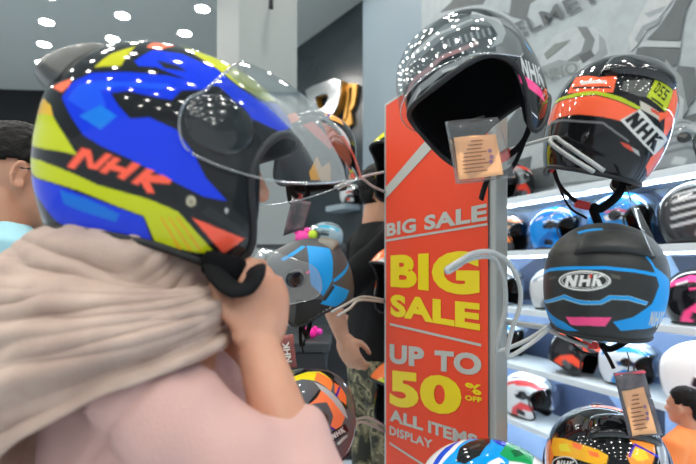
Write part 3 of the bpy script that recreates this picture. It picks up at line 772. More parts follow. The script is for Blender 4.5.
DES['top'] = {'base': '#1c1e20', 'axis': (0.586, 0.704, 0.402), 'mirror': 1, 'polys': [('#6f7476',[(-0.708,0.591),(-0.454,0.706),(-0.215,0.472),(-0.122,0.387),(-0.018,0.353),(0.068,0.289),(0.2,0.261),(0.272,0.173),(0.431,0.108),(0.471,-0.126),(0.308,-0.22),(0.244,-0.1),(0.234,0.01),(0.135,0.085),(0.075,0.166),(-0.025,0.196),(-0.105,0.24),(-0.203,0.263),(-0.3,0.313),(-0.489,0.325),(-0.672,0.325)]),('#9a9e9f',[(0.251,0.317),(0.261,0.192),(0.343,0.101),(0.222,-0.031),(0.085,-0.071),(-0.026,-0.043),(0.12,-0.009),(0.179,0.095),(0.134,0.248)]),('#c2c4c2',[(-0.358,0.638),(-0.242,0.428),(-0.132,0.374),(-0.065,0.296),(0.016,0.249),(0.126,0.224),(0.106,0.198),(-0.044,0.237),(-0.153,0.321),(-0.259,0.355),(-0.375,0.44)]),('#a9797b',[(-0.462,0.267),(-0.341,0.197),(-0.24,0.159),(-0.144,0.093),(-0.035,0.043),(-0.06,0.022),(-0.164,0.071),(-0.259,0.133),(-0.363,0.164),(-0.489,0.222)]),('#8b8f90',[(-0.563,0.224),(-0.411,0.143),(-0.297,0.102),(-0.229,0.056),(-0.16,0.018),(-0.085,-0.015),(-0.109,-0.04),(-0.215,0.006),(-0.317,0.064),(-0.431,0.101),(-0.585,0.171)]),('#b9bcbb',[(-0.31,0.09),(-0.222,0.018),(-0.132,-0.041),(-0.138,-0.053),(-0.229,0.005),(-0.318,0.074)]),('#707577',[(-0.734,0.241),(-0.461,0.122),(-0.372,0.07),(-0.295,0.032),(-0.306,0.014),(-0.471,0.076),(-0.729,0.147)]),('#b9bcbb',[(-0.482,0.699),(-0.286,0.735),(-0.277,0.74),(-0.469,0.492)]),('#9fa3a4',[(0.11,0.079),(0.125,0.075),(0.071,0.016),(0.058,0.021)]),('#9fa3a4',[(0.061,0.093),(0.074,0.088),(0.026,0.032),(0.015,0.037)]),('#9fa3a4',[(0.02,0.108),(0.03,0.103),(-0.013,0.048),(-0.023,0.053)]),('#9fa3a4',[(-0.017,0.125),(-0.007,0.12),(-0.048,0.065),(-0.057,0.07)]),('#9fa3a4',[(-0.05,0.143),(-0.041,0.138),(-0.08,0.083),(-0.089,0.088)]),('#9fa3a4',[(-0.081,0.164),(-0.072,0.157),(-0.11,0.102),(-0.118,0.108)]),('#9fa3a4',[(-0.109,0.186),(-0.101,0.179),(-0.138,0.122),(-0.146,0.129)]),('#9fa3a4',[(-0.136,0.212),(-0.129,0.204),(-0.165,0.145),(-0.173,0.152)]),('#9fa3a4',[(-0.161,0.242),(-0.155,0.232),(-0.192,0.17),(-0.199,0.178)]),('#1793cf',[(0.212,0.616),(0.296,0.571),(0.309,0.579),(0.227,0.624)]),('#1793cf',[(0.48,-0.173),(0.546,-0.28),(0.384,-0.353),(0.297,-0.291),(0.34,-0.222)]),('#24272a',[(0.296,0.043),(0.471,-0.126),(0.466,-0.357),(0.389,-0.554),(0.203,-0.653),(0.072,-0.457),(0.033,-0.303),(0.099,-0.206),(0.167,-0.092)]),('#ff4f95',[(0.02,-0.303),(0.101,-0.387),(0.226,-0.588),(0.203,-0.694),(0.063,-0.476),(-0.001,-0.356)]),('#c9cccc',[(0.06,-0.34),(0.07,-0.355),(0.177,-0.253),(0.164,-0.24)]),('#c9cccc',[(0.164,-0.24),(0.18,-0.257),(0.11,-0.409),(0.094,-0.388)]),('#c9cccc',[(0.097,-0.392),(0.11,-0.409),(0.228,-0.3),(0.211,-0.285)]),('#c9cccc',[(0.122,-0.424),(0.137,-0.442),(0.264,-0.329),(0.244,-0.314)]),('#c9cccc',[(0.162,-0.383),(0.242,-0.462),(0.275,-0.432),(0.19,-0.356)]),('#c9cccc',[(0.176,-0.485),(0.197,-0.507),(0.341,-0.386),(0.314,-0.367)]),('#c9cccc',[(0.218,-0.528),(0.246,-0.554),(0.401,-0.424),(0.368,-0.403)]),('#c9cccc',[(0.285,-0.482),(0.33,-0.474),(0.551,-0.501),(0.468,-0.461),(0.301,-0.469)]),('#c9cccc',[(0.33,-0.474),(0.382,-0.51),(0.383,-0.661),(0.305,-0.603)])]}
DES['orange'] = {'base': '#191a1c', 'axis': (-0.995, -0.089, -0.047), 'mirror': 0, 'polys': [('#ff6a45',[(-0.574,0.334),(-0.311,0.199),(-0.181,0.184),(-0.177,0.074),(-0.264,0.069),(-0.376,0.075),(-0.586,0.122)]),('#d9d6d0',[(-0.46,0.203),(-0.231,0.153),(-0.234,0.131),(-0.42,0.157)]),('#3a2a26',[(-0.522,0.172),(-0.314,0.116),(-0.195,0.11),(-0.193,0.096),(-0.313,0.099),(-0.518,0.147)]),('#5d605c',[(-0.137,0.148),(0.01,0.188),(0.012,0.079),(-0.03,0.07),(-0.134,0.089)]),('#b5c72a',[(-1.406,0.249),(-0.551,0.095),(-0.278,0.08),(-0.123,0.049),(-0.009,0.014),(-0.012,-0.003),(-0.127,0.027),(-0.271,0.057),(-0.5,0.054),(-1.297,0.138)]),('#ff6a45',[(-1.55,-0.107),(-1.057,0.086),(-0.497,0.047),(-0.269,0.05),(-0.125,0.021),(-0.015,-0.008),(-0.058,-0.081),(-0.185,-0.075),(-0.357,-0.082),(-0.633,-0.139),(-1.025,-0.312)]),('#77797a',[(-0.959,-0.221),(-0.508,-0.137),(-0.298,-0.117),(-0.175,-0.103),(-0.089,-0.139),(-0.003,-0.174),(-0.007,-0.183),(-0.092,-0.149),(-0.176,-0.114),(-0.295,-0.13),(-0.496,-0.155),(-0.861,-0.25)]),('#ff6a45',[(0.071,0.373),(0.18,0.387),(0.234,0.257),(0.284,0.131),(0.278,-0.031),(0.219,-0.136),(0.159,-0.007),(0.124,-0.037),(0.104,0.011),(0.151,0.024),(0.185,0.18),(0.11,0.245)]),('#bac82e',[(0.04,0.213),(0.185,0.18),(0.147,0.025),(0.005,0.077)]),('#c9c2b6',[(-0.024,0.048),(0.103,0.013),(0.121,-0.029),(-0.006,0.004)]),('#d8503a',[(0.046,0.024),(0.104,0.011),(0.112,-0.01),(0.053,0.005)]),('#d8d8d4',[(-0.092,-0.076),(-0.01,0.003),(0.097,-0.06),(0.296,-0.124),(0.197,-0.232),(0.074,-0.174),(-0.013,-0.125)]),('#ff6a45',[(0.175,-0.242),(0.277,-0.171),(0.405,-0.331),(0.292,-0.411),(0.174,-0.303)]),('#9fb0bd',[(0.262,0.135),(0.4,0.133),(0.429,0.008),(0.43,-0.101),(0.427,-0.207),(0.418,-0.307),(0.393,-0.418),(0.411,-0.278),(0.341,-0.122),(0.266,0.003)]),('#d8503a',[(-0.05,-0.189),(-0.004,-0.193),(0.055,-0.218),(0.037,-0.226),(-0.021,-0.209)]),('#b5b5b1',[(0.015,-0.201),(0.068,-0.216),(0.092,-0.245),(0.05,-0.23)]),('#141516',[(-0.07,-0.071),(-0.049,-0.085),(-0.002,-0.024),(-0.021,-0.012)]),('#141516',[(-0.021,-0.012),(0.002,-0.027),(-0.007,-0.112),(-0.033,-0.095)]),('#141516',[(-0.028,-0.099),(-0.007,-0.112),(0.037,-0.047),(0.017,-0.036)]),('#141516',[(0.006,-0.12),(0.028,-0.133),(0.071,-0.065),(0.05,-0.054)]),('#141516',[(0.022,-0.095),(0.088,-0.132),(0.099,-0.115),(0.033,-0.079)]),('#141516',[(0.049,-0.145),(0.073,-0.159),(0.116,-0.087),(0.091,-0.076)]),('#141516',[(0.088,-0.167),(0.116,-0.181),(0.161,-0.105),(0.132,-0.094)]),('#141516',[(0.115,-0.138),(0.136,-0.132),(0.238,-0.129),(0.175,-0.11),(0.119,-0.131)]),('#141516',[(0.134,-0.131),(0.165,-0.144),(0.181,-0.212),(0.128,-0.187)]),('#1d2010',[(0.034,0.115),(0.04,0.112),(0.068,0.184),(0.062,0.187)]),('#1d2010',[(0.034,0.115),(0.049,0.107),(0.06,0.117),(0.077,0.16),(0.077,0.179),(0.062,0.187),(0.056,0.174),(0.068,0.167),(0.067,0.155),(0.056,0.127),(0.049,0.119),(0.037,0.125)]),('#1d2010',[(0.061,0.101),(0.082,0.093),(0.098,0.132),(0.084,0.137),(0.093,0.157),(0.107,0.152),(0.114,0.165),(0.091,0.173),(0.072,0.129),(0.086,0.124),(0.079,0.106),(0.065,0.112)]),('#1d2010',[(0.09,0.09),(0.116,0.081),(0.134,0.122),(0.115,0.127),(0.124,0.147),(0.145,0.142),(0.153,0.156),(0.121,0.163),(0.1,0.118),(0.119,0.113),(0.111,0.095),(0.093,0.101)]),('#3a4018',[(0.032,0.084),(0.119,0.056),(0.119,0.043),(0.032,0.071)])]}
DES['blue'] = {'base': '#2e302f', 'axis': (-0.975, 0.191, -0.115), 'mirror': 0, 'polys': [('#0f97e2',[(-0.895,0.025),(-0.425,0.107),(-0.127,0.124),(-0.037,0.128),(0.041,0.133),(0.119,0.13),(0.2,0.126),(0.291,0.116),(0.436,0.107),(0.433,0.076),(0.291,0.092),(0.2,0.104),(0.12,0.108),(0.043,0.112),(-0.036,0.106),(-0.124,0.1),(-0.412,0.072),(-0.894,-0.032)]),('#8fb9cf',[(-0.768,-0.444),(-0.183,-0.086),(-0.107,-0.099),(-0.054,-0.099),(0.023,-0.088),(0.07,-0.049),(0.173,-0.047),(0.287,-0.091),(0.271,-0.114),(0.167,-0.078),(0.086,-0.076),(0.035,-0.112),(-0.069,-0.13),(-0.135,-0.127),(-0.193,-0.126),(-0.543,-0.35)]),('#0f97e2',[(-0.762,-0.451),(-0.183,-0.091),(-0.107,-0.103),(-0.054,-0.103),(0.024,-0.091),(0.07,-0.053),(0.174,-0.051),(0.283,-0.095),(0.267,-0.106),(0.167,-0.072),(0.083,-0.071),(0.032,-0.106),(-0.067,-0.122),(-0.131,-0.117),(-0.193,-0.117),(-0.536,-0.332)]),('#0f97e2',[(0.119,0.515),(0.186,0.449),(0.256,0.3),(0.336,0.154),(0.534,0.066),(0.646,-0.175),(0.576,-0.354),(0.335,-0.309),(0.223,-0.281),(0.14,-0.284),(0.097,-0.22),(0.197,-0.188),(0.317,-0.108),(0.371,0.02),(0.311,0.162),(0.214,0.301),(0.156,0.388)]),('#0f97e2',[(-0.822,-0.308),(-0.728,-0.44),(-0.401,-0.357),(-0.19,-0.307),(-0.084,-0.327),(-0.271,-0.437),(-0.632,-0.518)]),('#0f97e2',[(-0.237,0.536),(-0.105,0.543),(-0.003,0.536),(0.006,0.48),(-0.092,0.484),(-0.187,0.462)]),('#ff5590',[(-0.169,-0.252),(-0.069,-0.213),(0.013,-0.196),(0.089,-0.19),(0.059,-0.255),(-0.03,-0.264),(-0.133,-0.299)]),('#dfe3df',[(0.074,0.043),(0.072,0.028),(0.062,0.014),(0.047,0.0),(0.027,-0.012),(0.003,-0.022),(-0.026,-0.031),(-0.057,-0.037),(-0.09,-0.04),(-0.124,-0.042),(-0.159,-0.04),(-0.193,-0.035),(-0.222,-0.026),(-0.244,-0.013),(-0.254,0.003),(-0.249,0.023),(-0.231,0.042),(-0.203,0.06),(-0.171,0.075),(-0.136,0.086),(-0.101,0.094),(-0.067,0.098),(-0.034,0.098),(-0.005,0.095),(0.021,0.09),(0.043,0.081),(0.059,0.07),(0.07,0.057)]),('#2b2d2d',[(0.065,0.042),(0.062,0.03),(0.054,0.017),(0.04,0.006),(0.021,-0.004),(-0.002,-0.013),(-0.028,-0.021),(-0.057,-0.026),(-0.088,-0.029),(-0.12,-0.03),(-0.152,-0.029),(-0.182,-0.025),(-0.208,-0.018),(-0.227,-0.007),(-0.234,0.007),(-0.23,0.022),(-0.215,0.039),(-0.19,0.054),(-0.161,0.066),(-0.13,0.076),(-0.097,0.083),(-0.066,0.087),(-0.036,0.087),(-0.008,0.086),(0.016,0.081),(0.036,0.074),(0.051,0.065),(0.061,0.054)]),('#dfe3df',[(0.059,0.042),(0.057,0.03),(0.049,0.019),(0.035,0.008),(0.017,-0.001),(-0.005,-0.009),(-0.03,-0.016),(-0.058,-0.021),(-0.087,-0.024),(-0.117,-0.025),(-0.147,-0.024),(-0.175,-0.02),(-0.198,-0.014),(-0.215,-0.004),(-0.222,0.008),(-0.219,0.023),(-0.205,0.037),(-0.182,0.051),(-0.155,0.062),(-0.126,0.072),(-0.095,0.078),(-0.065,0.082),(-0.037,0.083),(-0.011,0.081),(0.012,0.077),(0.032,0.07),(0.046,0.062),(0.055,0.052)]),('#2b2d2d',[(0.054,0.041),(0.052,0.031),(0.044,0.02),(0.031,0.01),(0.014,0.002),(-0.007,-0.006),(-0.031,-0.012),(-0.058,-0.017),(-0.086,-0.02),(-0.115,-0.021),(-0.143,-0.02),(-0.17,-0.017),(-0.192,-0.011),(-0.207,-0.002),(-0.214,0.01),(-0.21,0.023),(-0.197,0.036),(-0.176,0.049),(-0.151,0.059),(-0.123,0.068),(-0.094,0.074),(-0.065,0.078),(-0.038,0.079),(-0.012,0.077),(0.01,0.074),(0.028,0.068),(0.042,0.06),(0.051,0.051)]),('#141516',[(-0.269,0.414),(-0.173,0.388),(-0.158,0.335),(-0.241,0.351)]),('#141516',[(-0.112,0.372),(-0.046,0.369),(-0.04,0.327),(-0.103,0.328)]),('#50524e',[(-0.001,0.377),(0.067,0.485),(0.151,0.438),(0.175,0.381),(0.086,0.361)]),('#141516',[(-0.357,0.272),(-0.131,0.254),(0.001,0.248),(0.118,0.238),(0.118,0.215),(0.004,0.215),(-0.123,0.217),(-0.307,0.222)]),('#55574f',[(0.067,0.088),(0.121,0.077),(0.122,0.054),(0.079,0.06)]),('#55574f',[(-0.434,-0.0),(-0.292,0.039),(-0.285,0.019),(-0.39,-0.015)]),('#e8ebe8',[(-0.191,-0.032),(-0.165,-0.026),(-0.156,0.058),(-0.18,0.055)]),('#e8ebe8',[(-0.18,0.055),(-0.15,0.058),(-0.11,-0.016),(-0.136,-0.021)]),('#e8ebe8',[(-0.131,-0.02),(-0.11,-0.016),(-0.102,0.064),(-0.122,0.061)]),('#e8ebe8',[(-0.096,-0.013),(-0.077,-0.01),(-0.069,0.067),(-0.088,0.065)]),('#e8ebe8',[(-0.093,0.016),(-0.032,0.025),(-0.03,0.043),(-0.091,0.035)]),('#e8ebe8',[(-0.052,-0.006),(-0.034,-0.004),(-0.027,0.071),(-0.044,0.07)]),('#e8ebe8',[(-0.023,-0.002),(-0.006,0.0),(0.002,0.074),(-0.015,0.073)]),('#e8ebe8',[(-0.013,0.032),(-0.003,0.046),(0.042,0.079),(0.017,0.076),(-0.012,0.04)]),('#e8ebe8',[(-0.004,0.046),(0.015,0.048),(0.034,0.005),(0.009,0.002)]),('#e2402f',[(-0.038,0.076),(-0.024,0.077),(-0.027,0.049),(-0.039,0.048)]),('#b9bcbc',[(0.309,-0.271),(0.32,-0.279),(0.328,-0.17),(0.317,-0.168)]),('#b9bcbc',[(0.317,-0.168),(0.33,-0.171),(0.349,-0.302),(0.333,-0.289)]),('#b9bcbc',[(0.336,-0.291),(0.349,-0.302),(0.355,-0.178),(0.343,-0.174)]),('#b9bcbc',[(0.36,-0.31),(0.377,-0.324),(0.377,-0.186),(0.363,-0.181)]),('#b9bcbc',[(0.358,-0.257),(0.415,-0.295),(0.412,-0.255),(0.359,-0.226)]),('#b9bcbc',[(0.402,-0.348),(0.432,-0.376),(0.414,-0.2),(0.396,-0.192)]),('#b9bcbc',[(0.465,-0.411),(0.505,-0.451),(0.451,-0.216),(0.428,-0.205)]),('#b9bcbc',[(0.439,-0.301),(0.45,-0.279),(0.556,-0.276),(0.473,-0.227),(0.437,-0.282)]),('#b9bcbc',[(0.448,-0.277),(0.491,-0.308),(0.512,-0.445),(0.508,-0.449)])]}  # mid-grey patch right of the crown vents is a highlight painted into the colour
DES['patch'] = {'base': '#191a1c', 'axis': (-0.755, 0.637, 0.152), 'mirror': 0, 'polys': [('#f2b22c',[(-0.306,0.145),(-0.09,0.096),(0.071,0.045),(0.179,0.018),(0.23,-0.007),(0.223,-0.052),(0.178,-0.076),(0.033,-0.052),(-0.168,-0.04),(-0.314,-0.029)]),('#ff8a3a',[(-0.605,0.142),(-0.379,0.152),(-0.24,-0.042),(-0.342,-0.127),(-0.574,-0.133)]),('#ff7a45',[(-0.013,0.065),(0.079,0.04),(0.065,0.006),(0.012,0.023)]),('#ff7a45',[(0.111,0.01),(0.179,-0.001),(0.179,-0.03),(0.126,-0.021)]),('#e8d33a',[(-0.159,0.059),(-0.056,0.055),(-0.006,-0.009),(-0.134,0.001)]),('#ff9a3c',[(0.353,0.128),(0.544,0.256),(0.534,0.094),(0.496,-0.017),(0.359,-0.045),(0.335,0.007),(0.376,0.093)]),('#f2d238',[(0.376,0.077),(0.451,0.08),(0.481,0.027),(0.401,-0.007),(0.36,0.013)]),('#2417b8',[(0.341,0.008),(0.38,0.106),(0.389,0.11),(0.472,0.088),(0.577,0.073),(0.56,0.053),(0.388,0.092),(0.354,0.007)]),('#d5d5d0',[(0.043,-0.083),(0.04,-0.094),(0.032,-0.106),(0.019,-0.117),(0.001,-0.127),(-0.021,-0.136),(-0.047,-0.144),(-0.079,-0.15),(-0.115,-0.154),(-0.156,-0.155),(-0.198,-0.153),(-0.239,-0.147),(-0.276,-0.137),(-0.301,-0.124),(-0.308,-0.108),(-0.297,-0.092),(-0.269,-0.077),(-0.23,-0.064),(-0.188,-0.053),(-0.147,-0.046),(-0.108,-0.041),(-0.073,-0.039),(-0.043,-0.039),(-0.016,-0.042),(0.005,-0.047),(0.022,-0.054),(0.033,-0.062),(0.041,-0.072)]),('#17181a',[(0.034,-0.084),(0.031,-0.094),(0.024,-0.103),(0.012,-0.113),(-0.004,-0.122),(-0.025,-0.13),(-0.05,-0.137),(-0.078,-0.142),(-0.111,-0.145),(-0.146,-0.146),(-0.183,-0.144),(-0.218,-0.139),(-0.249,-0.131),(-0.269,-0.12),(-0.275,-0.107),(-0.266,-0.094),(-0.243,-0.081),(-0.212,-0.07),(-0.176,-0.06),(-0.139,-0.054),(-0.105,-0.049),(-0.073,-0.047),(-0.045,-0.047),(-0.021,-0.049),(-0.001,-0.053),(0.014,-0.059),(0.026,-0.066),(0.032,-0.075)]),('#ff6a45',[(-0.068,0.691),(0.119,0.725),(0.315,0.717),(0.318,0.468),(0.174,0.488),(0.051,0.478)]),('#4a4d4f',[(-0.079,0.283),(-0.022,0.347),(0.051,0.283),(0.043,0.208),(-0.02,0.183)]),('#4a4d4f',[(0.058,0.255),(0.104,0.286),(0.124,0.228),(0.066,0.143),(0.05,0.174)]),('#9a9ca0',[(0.659,0.343),(0.706,0.207),(0.688,0.03),(0.577,0.002),(0.552,0.13)]),('#30343c',[(-0.509,0.442),(-0.355,0.588),(-0.157,0.674),(-0.046,0.492),(-0.211,0.455),(-0.436,0.385)]),('#dcdcd8',[(-0.209,-0.138),(-0.179,-0.136),(-0.144,-0.072),(-0.169,-0.073)]),('#dcdcd8',[(-0.169,-0.073),(-0.137,-0.072),(-0.12,-0.131),(-0.15,-0.133)]),('#dcdcd8',[(-0.143,-0.133),(-0.12,-0.131),(-0.093,-0.071),(-0.113,-0.072)]),('#dcdcd8',[(-0.105,-0.13),(-0.085,-0.128),(-0.063,-0.071),(-0.081,-0.071)]),('#dcdcd8',[(-0.096,-0.107),(-0.038,-0.103),(-0.034,-0.09),(-0.09,-0.093)]),('#dcdcd8',[(-0.063,-0.126),(-0.046,-0.124),(-0.027,-0.07),(-0.043,-0.07)]),('#dcdcd8',[(-0.035,-0.123),(-0.019,-0.122),(-0.003,-0.069),(-0.017,-0.069)]),('#dcdcd8',[(-0.021,-0.098),(-0.011,-0.089),(0.026,-0.067),(0.006,-0.068),(-0.02,-0.093)]),('#dcdcd8',[(-0.012,-0.089),(0.003,-0.088),(0.012,-0.119),(-0.009,-0.121)])]}
DES['white'] = {'base': '#dfe3e4', 'axis': (-0.194, 0.213, 0.958), 'mirror': 1, 'polys': [('#4b4f48',[(0.011,0.759),(0.103,0.549),(0.165,0.334),(0.182,0.229),(0.161,0.379),(0.111,0.569),(-0.055,0.665)]),('#2a50d0',[(-0.181,0.529),(0.024,0.364),(0.194,0.169),(0.197,0.07),(0.198,0.057),(0.197,0.172),(-0.06,0.311),(-0.219,0.462)]),('#0f97e2',[(-0.238,0.421),(-0.107,0.266),(0.149,0.142),(0.199,-0.037),(0.194,-0.147),(0.006,-0.212),(-0.256,-0.224),(-0.324,-0.063),(-0.364,0.122),(-0.319,0.267)]),('#e9edee',[(-0.25,-0.046),(-0.171,-0.135),(-0.188,-0.175),(-0.266,-0.127),(-0.305,-0.051)]),('#1430c0',[(0.198,-0.027),(0.196,-0.124),(-0.005,-0.226),(-0.05,-0.207),(0.013,-0.105)]),('#1d1f21',[(-0.233,0.247),(-0.065,0.212),(0.028,0.135),(0.2,-0.052),(0.013,-0.052),(-0.181,0.024),(-0.272,0.16)]),('#3b3e40',[(-0.071,0.126),(-0.008,0.029),(-0.056,0.026),(-0.105,0.114)]),('#1f9a58',[(-0.137,-0.138),(0.099,-0.199),(0.101,-0.257),(0.149,-0.429),(-0.105,-0.405),(-0.177,-0.23)]),('#14663c',[(-0.05,-0.218),(0.037,-0.291),(-0.032,-0.329),(-0.117,-0.259)]),('#e66a70',[(0.197,-0.04),(0.19,-0.12),(0.181,-0.243),(0.175,-0.3),(0.19,-0.199)]),('#e8d7c0',[(0.189,-0.187),(0.178,-0.285),(0.163,-0.373),(0.106,-0.336),(0.14,-0.259)])]}
DES['left'] = {'base': '#4d5051', 'axis': (-0.26, 0.803, -0.536), 'mirror': 1, 'polys': [('#0f97e2',[(0.198,0.817),(0.455,0.504),(0.325,0.316),(0.185,0.124),(0.013,0.001),(-0.077,0.181),(-0.005,0.426)]),('#0f97e2',[(0.403,1.41),(0.716,0.98),(0.764,0.862),(0.536,1.311)]),('#0f97e2',[(-0.44,0.804),(0.127,0.89),(0.17,0.799),(-0.379,0.725)]),('#262829',[(-0.313,0.041),(-0.033,-0.024),(0.107,-0.176),(-0.006,-0.303),(-0.209,-0.34),(-0.379,-0.267)]),('#0f97e2',[(0.175,0.075),(0.316,-0.078),(0.243,-0.133),(0.103,-0.156),(-0.043,-0.073),(0.064,-0.01)]),('#262829',[(0.159,0.07),(0.18,0.046),(0.015,-0.06),(-0.008,-0.041)]),('#0f97e2',[(0.196,0.125),(0.301,0.136),(0.702,0.159),(0.688,0.131),(0.309,0.095),(0.198,0.09)]),('#e35a90',[(-0.322,0.352),(-0.015,0.379),(-0.019,0.343),(-0.315,0.316)]),('#e35a90',[(-0.22,-0.295),(-0.036,-0.262),(0.069,-0.215),(0.077,-0.252),(-0.028,-0.301),(-0.204,-0.341)]),('#8a8c8c',[(-0.843,1.556),(-0.09,1.663),(-0.078,1.663),(-0.86,1.558)]),('#8a8c8c',[(-0.904,1.549),(0.068,1.63),(0.068,1.637),(-0.853,1.416)]),('#b5b7b8',[(-0.185,-0.312),(-0.164,-0.302),(-0.182,-0.214),(-0.204,-0.224)]),('#b5b7b8',[(-0.204,-0.224),(-0.177,-0.211),(-0.105,-0.277),(-0.132,-0.287)]),('#b5b7b8',[(-0.127,-0.285),(-0.105,-0.277),(-0.122,-0.19),(-0.144,-0.198)]),('#b5b7b8',[(-0.089,-0.27),(-0.068,-0.262),(-0.083,-0.176),(-0.105,-0.184)]),('#b5b7b8',[(-0.096,-0.236),(-0.018,-0.209),(-0.021,-0.188),(-0.1,-0.215)]),('#b5b7b8',[(-0.033,-0.25),(-0.012,-0.243),(-0.025,-0.157),(-0.047,-0.164)]),('#b5b7b8',[(0.004,-0.239),(0.025,-0.233),(0.013,-0.146),(-0.009,-0.152)]),('#b5b7b8',[(0.006,-0.196),(0.016,-0.178),(0.071,-0.131),(0.038,-0.139),(0.004,-0.187)]),('#b5b7b8',[(0.014,-0.178),(0.041,-0.171),(0.082,-0.222),(0.049,-0.227)])]}
DES['neon'] = {'base': '#5d6166', 'axis': (-0.369, 0.855, 0.365), 'mirror': 1, 'polys': [('#ff9a40',[(0.095,0.941),(0.293,0.697),(0.386,0.482),(0.394,0.493),(0.27,0.647),(-0.099,0.778)]),('#ece32a',[(0.068,0.969),(0.228,0.806),(0.339,0.623),(0.38,0.524),(0.211,0.626),(-0.133,0.717)]),('#202224',[(-0.133,0.717),(0.192,0.619),(0.396,0.459),(0.265,0.222),(0.153,0.196),(0.188,0.4),(0.068,0.523),(-0.196,0.643)]),('#f0e02c',[(-0.211,0.649),(0.061,0.52),(0.185,0.393),(0.15,0.201),(0.025,0.141),(-0.023,0.322),(-0.13,0.474),(-0.285,0.558)]),('#ff8a45',[(0.141,0.415),(0.153,0.196),(0.019,0.135),(-0.035,0.358)]),('#202224',[(0.144,0.213),(0.204,0.2),(0.179,0.075),(0.144,-0.134),(0.087,-0.11),(0.066,0.041)]),('#ff7a40',[(0.15,0.179),(0.192,0.1),(0.187,-0.004),(0.133,-0.089),(0.07,-0.005),(0.062,0.104)]),('#4020a0',[(0.162,0.115),(0.192,0.1),(-0.045,0.006),(-0.061,0.032)]),('#b4b7bb',[(-0.062,0.339),(0.016,0.137),(0.094,-0.118),(0.119,-0.234),(0.026,-0.143),(-0.056,0.041),(-0.08,0.218)]),('#202224',[(-0.333,0.183),(-0.088,0.231),(-0.082,0.204),(-0.305,0.144)]),('#ff8658',[(-0.329,0.163),(-0.186,0.172),(-0.077,0.208),(-0.006,-0.037),(0.071,-0.2),(-0.056,-0.317),(-0.18,-0.225),(-0.099,-0.108),(-0.108,0.068),(-0.223,0.126)]),('#2a2a9a',[(-0.166,-0.199),(-0.067,-0.301),(-0.081,-0.314),(-0.179,-0.22)]),('#1f2123',[(-0.182,-0.273),(0.064,-0.269),(0.123,-0.379),(-0.16,-0.414)]),('#d8d8d8',[(-0.157,-0.383),(-0.138,-0.381),(-0.161,-0.306),(-0.18,-0.307)]),('#d8d8d8',[(-0.18,-0.307),(-0.157,-0.305),(-0.092,-0.376),(-0.117,-0.378)]),('#d8d8d8',[(-0.112,-0.378),(-0.092,-0.376),(-0.118,-0.302),(-0.136,-0.304)]),('#d8d8d8',[(-0.079,-0.375),(-0.059,-0.373),(-0.087,-0.299),(-0.106,-0.3)]),('#d8d8d8',[(-0.09,-0.346),(-0.027,-0.341),(-0.034,-0.324),(-0.096,-0.329)]),('#d8d8d8',[(-0.035,-0.371),(-0.015,-0.369),(-0.045,-0.296),(-0.063,-0.298)]),('#d8d8d8',[(-0.001,-0.368),(0.02,-0.367),(-0.013,-0.294),(-0.032,-0.295)]),('#d8d8d8',[(-0.009,-0.335),(-0.004,-0.322),(0.03,-0.291),(0.001,-0.292),(-0.012,-0.328)]),('#d8d8d8',[(-0.006,-0.322),(0.017,-0.32),(0.068,-0.365),(0.035,-0.366)])]}
DES['amber'] = {'base': '#2a2c30', 'axis': (-0.643, 0.722, 0.256), 'mirror': 1, 'polys': [('#f0a24a',[(-0.23,0.622),(-0.121,0.569),(0.077,0.452),(0.276,0.278),(0.217,0.102),(0.063,0.174),(-0.055,0.544)]),('#202224',[(0.065,0.461),(0.107,0.43),(0.014,0.237),(-0.008,0.287)]),('#2a30a0',[(-0.011,0.154),(0.157,0.391),(0.18,0.373),(0.002,0.122)]),('#c8c8c8',[(0.079,0.112),(0.17,0.02),(0.268,-0.107),(0.29,-0.221),(0.156,-0.083)]),('#ff8f6a',[(-0.061,0.134),(0.074,0.022),(0.207,-0.13),(0.336,-0.297),(0.273,-0.396),(0.064,-0.233),(-0.013,-0.073)]),('#e2533a',[(-0.308,0.142),(-0.155,0.153),(-0.044,-0.034),(0.078,-0.163),(0.012,-0.227),(-0.147,-0.079)]),('#f2b040',[(-0.228,-0.56),(-0.138,-0.327),(-0.066,-0.457),(0.02,-0.373),(0.079,-0.592),(-0.164,-0.715)]),('#e2533a',[(-0.257,-0.738),(-0.057,-0.605),(0.044,-0.783),(-0.018,-0.873)]),('#ff8f6a',[(-0.623,0.677),(-0.351,0.652),(-0.337,0.248),(-0.611,0.242)])]}
def gate(c, up, corners, h, **k): return dict(geo=dict(c=c, up=up, corners=corners, h=h, **k))
BASICVENT = [gate((0.25, 0, 1), (0, 1, 0), [(-.2, -.12), (.2, -.16), (.2, .16), (-.2, .12)], 0.010)]
SPOIL = gate((-0.85, 0, 0.5), (0, 0, 1), [(-.55, -.20), (.55, -.20), (.42, .26), (-.42, .26)], lambda s, t: 0.020 * (1 - 0.6 * t), bulge=5)
ROWH = 'helmets hung on the sign board'
G = {}
G['main'] = helmet('helmet', 'glossy blue, yellow and black open-face helmet worn by the woman', None, POSE['main'], DES['main'], (330, 240),
    visor=dict(cen=[(0.05, 0.138), (0.075, 0.142), (0.110, 0.140), (0.156, 0.129), (0.204, 0.107), (0.241, 0.076), (0.263, 0.045)],
        hin=[(0.005, 0.05), (-0.011, 0.034), (-0.015, 0.018), (-0.014, 0.004), (-0.01, -0.009), (-0.003, -0.02), (0.007, -0.026)], w=0.138, sag=0.03), hinge=(0.24, 0.18, .34, .30, .006),
    spoiler=dict(gate((-1, 0, 0.06), (0, 0, 1), [(-.42, .10), (.42, .10), (.36, .74), (-.36, .74)], lambda s, t: 0.026 * (1 - 0.8 * t), bulge=6), m=GREYP), vents=BASICVENT)
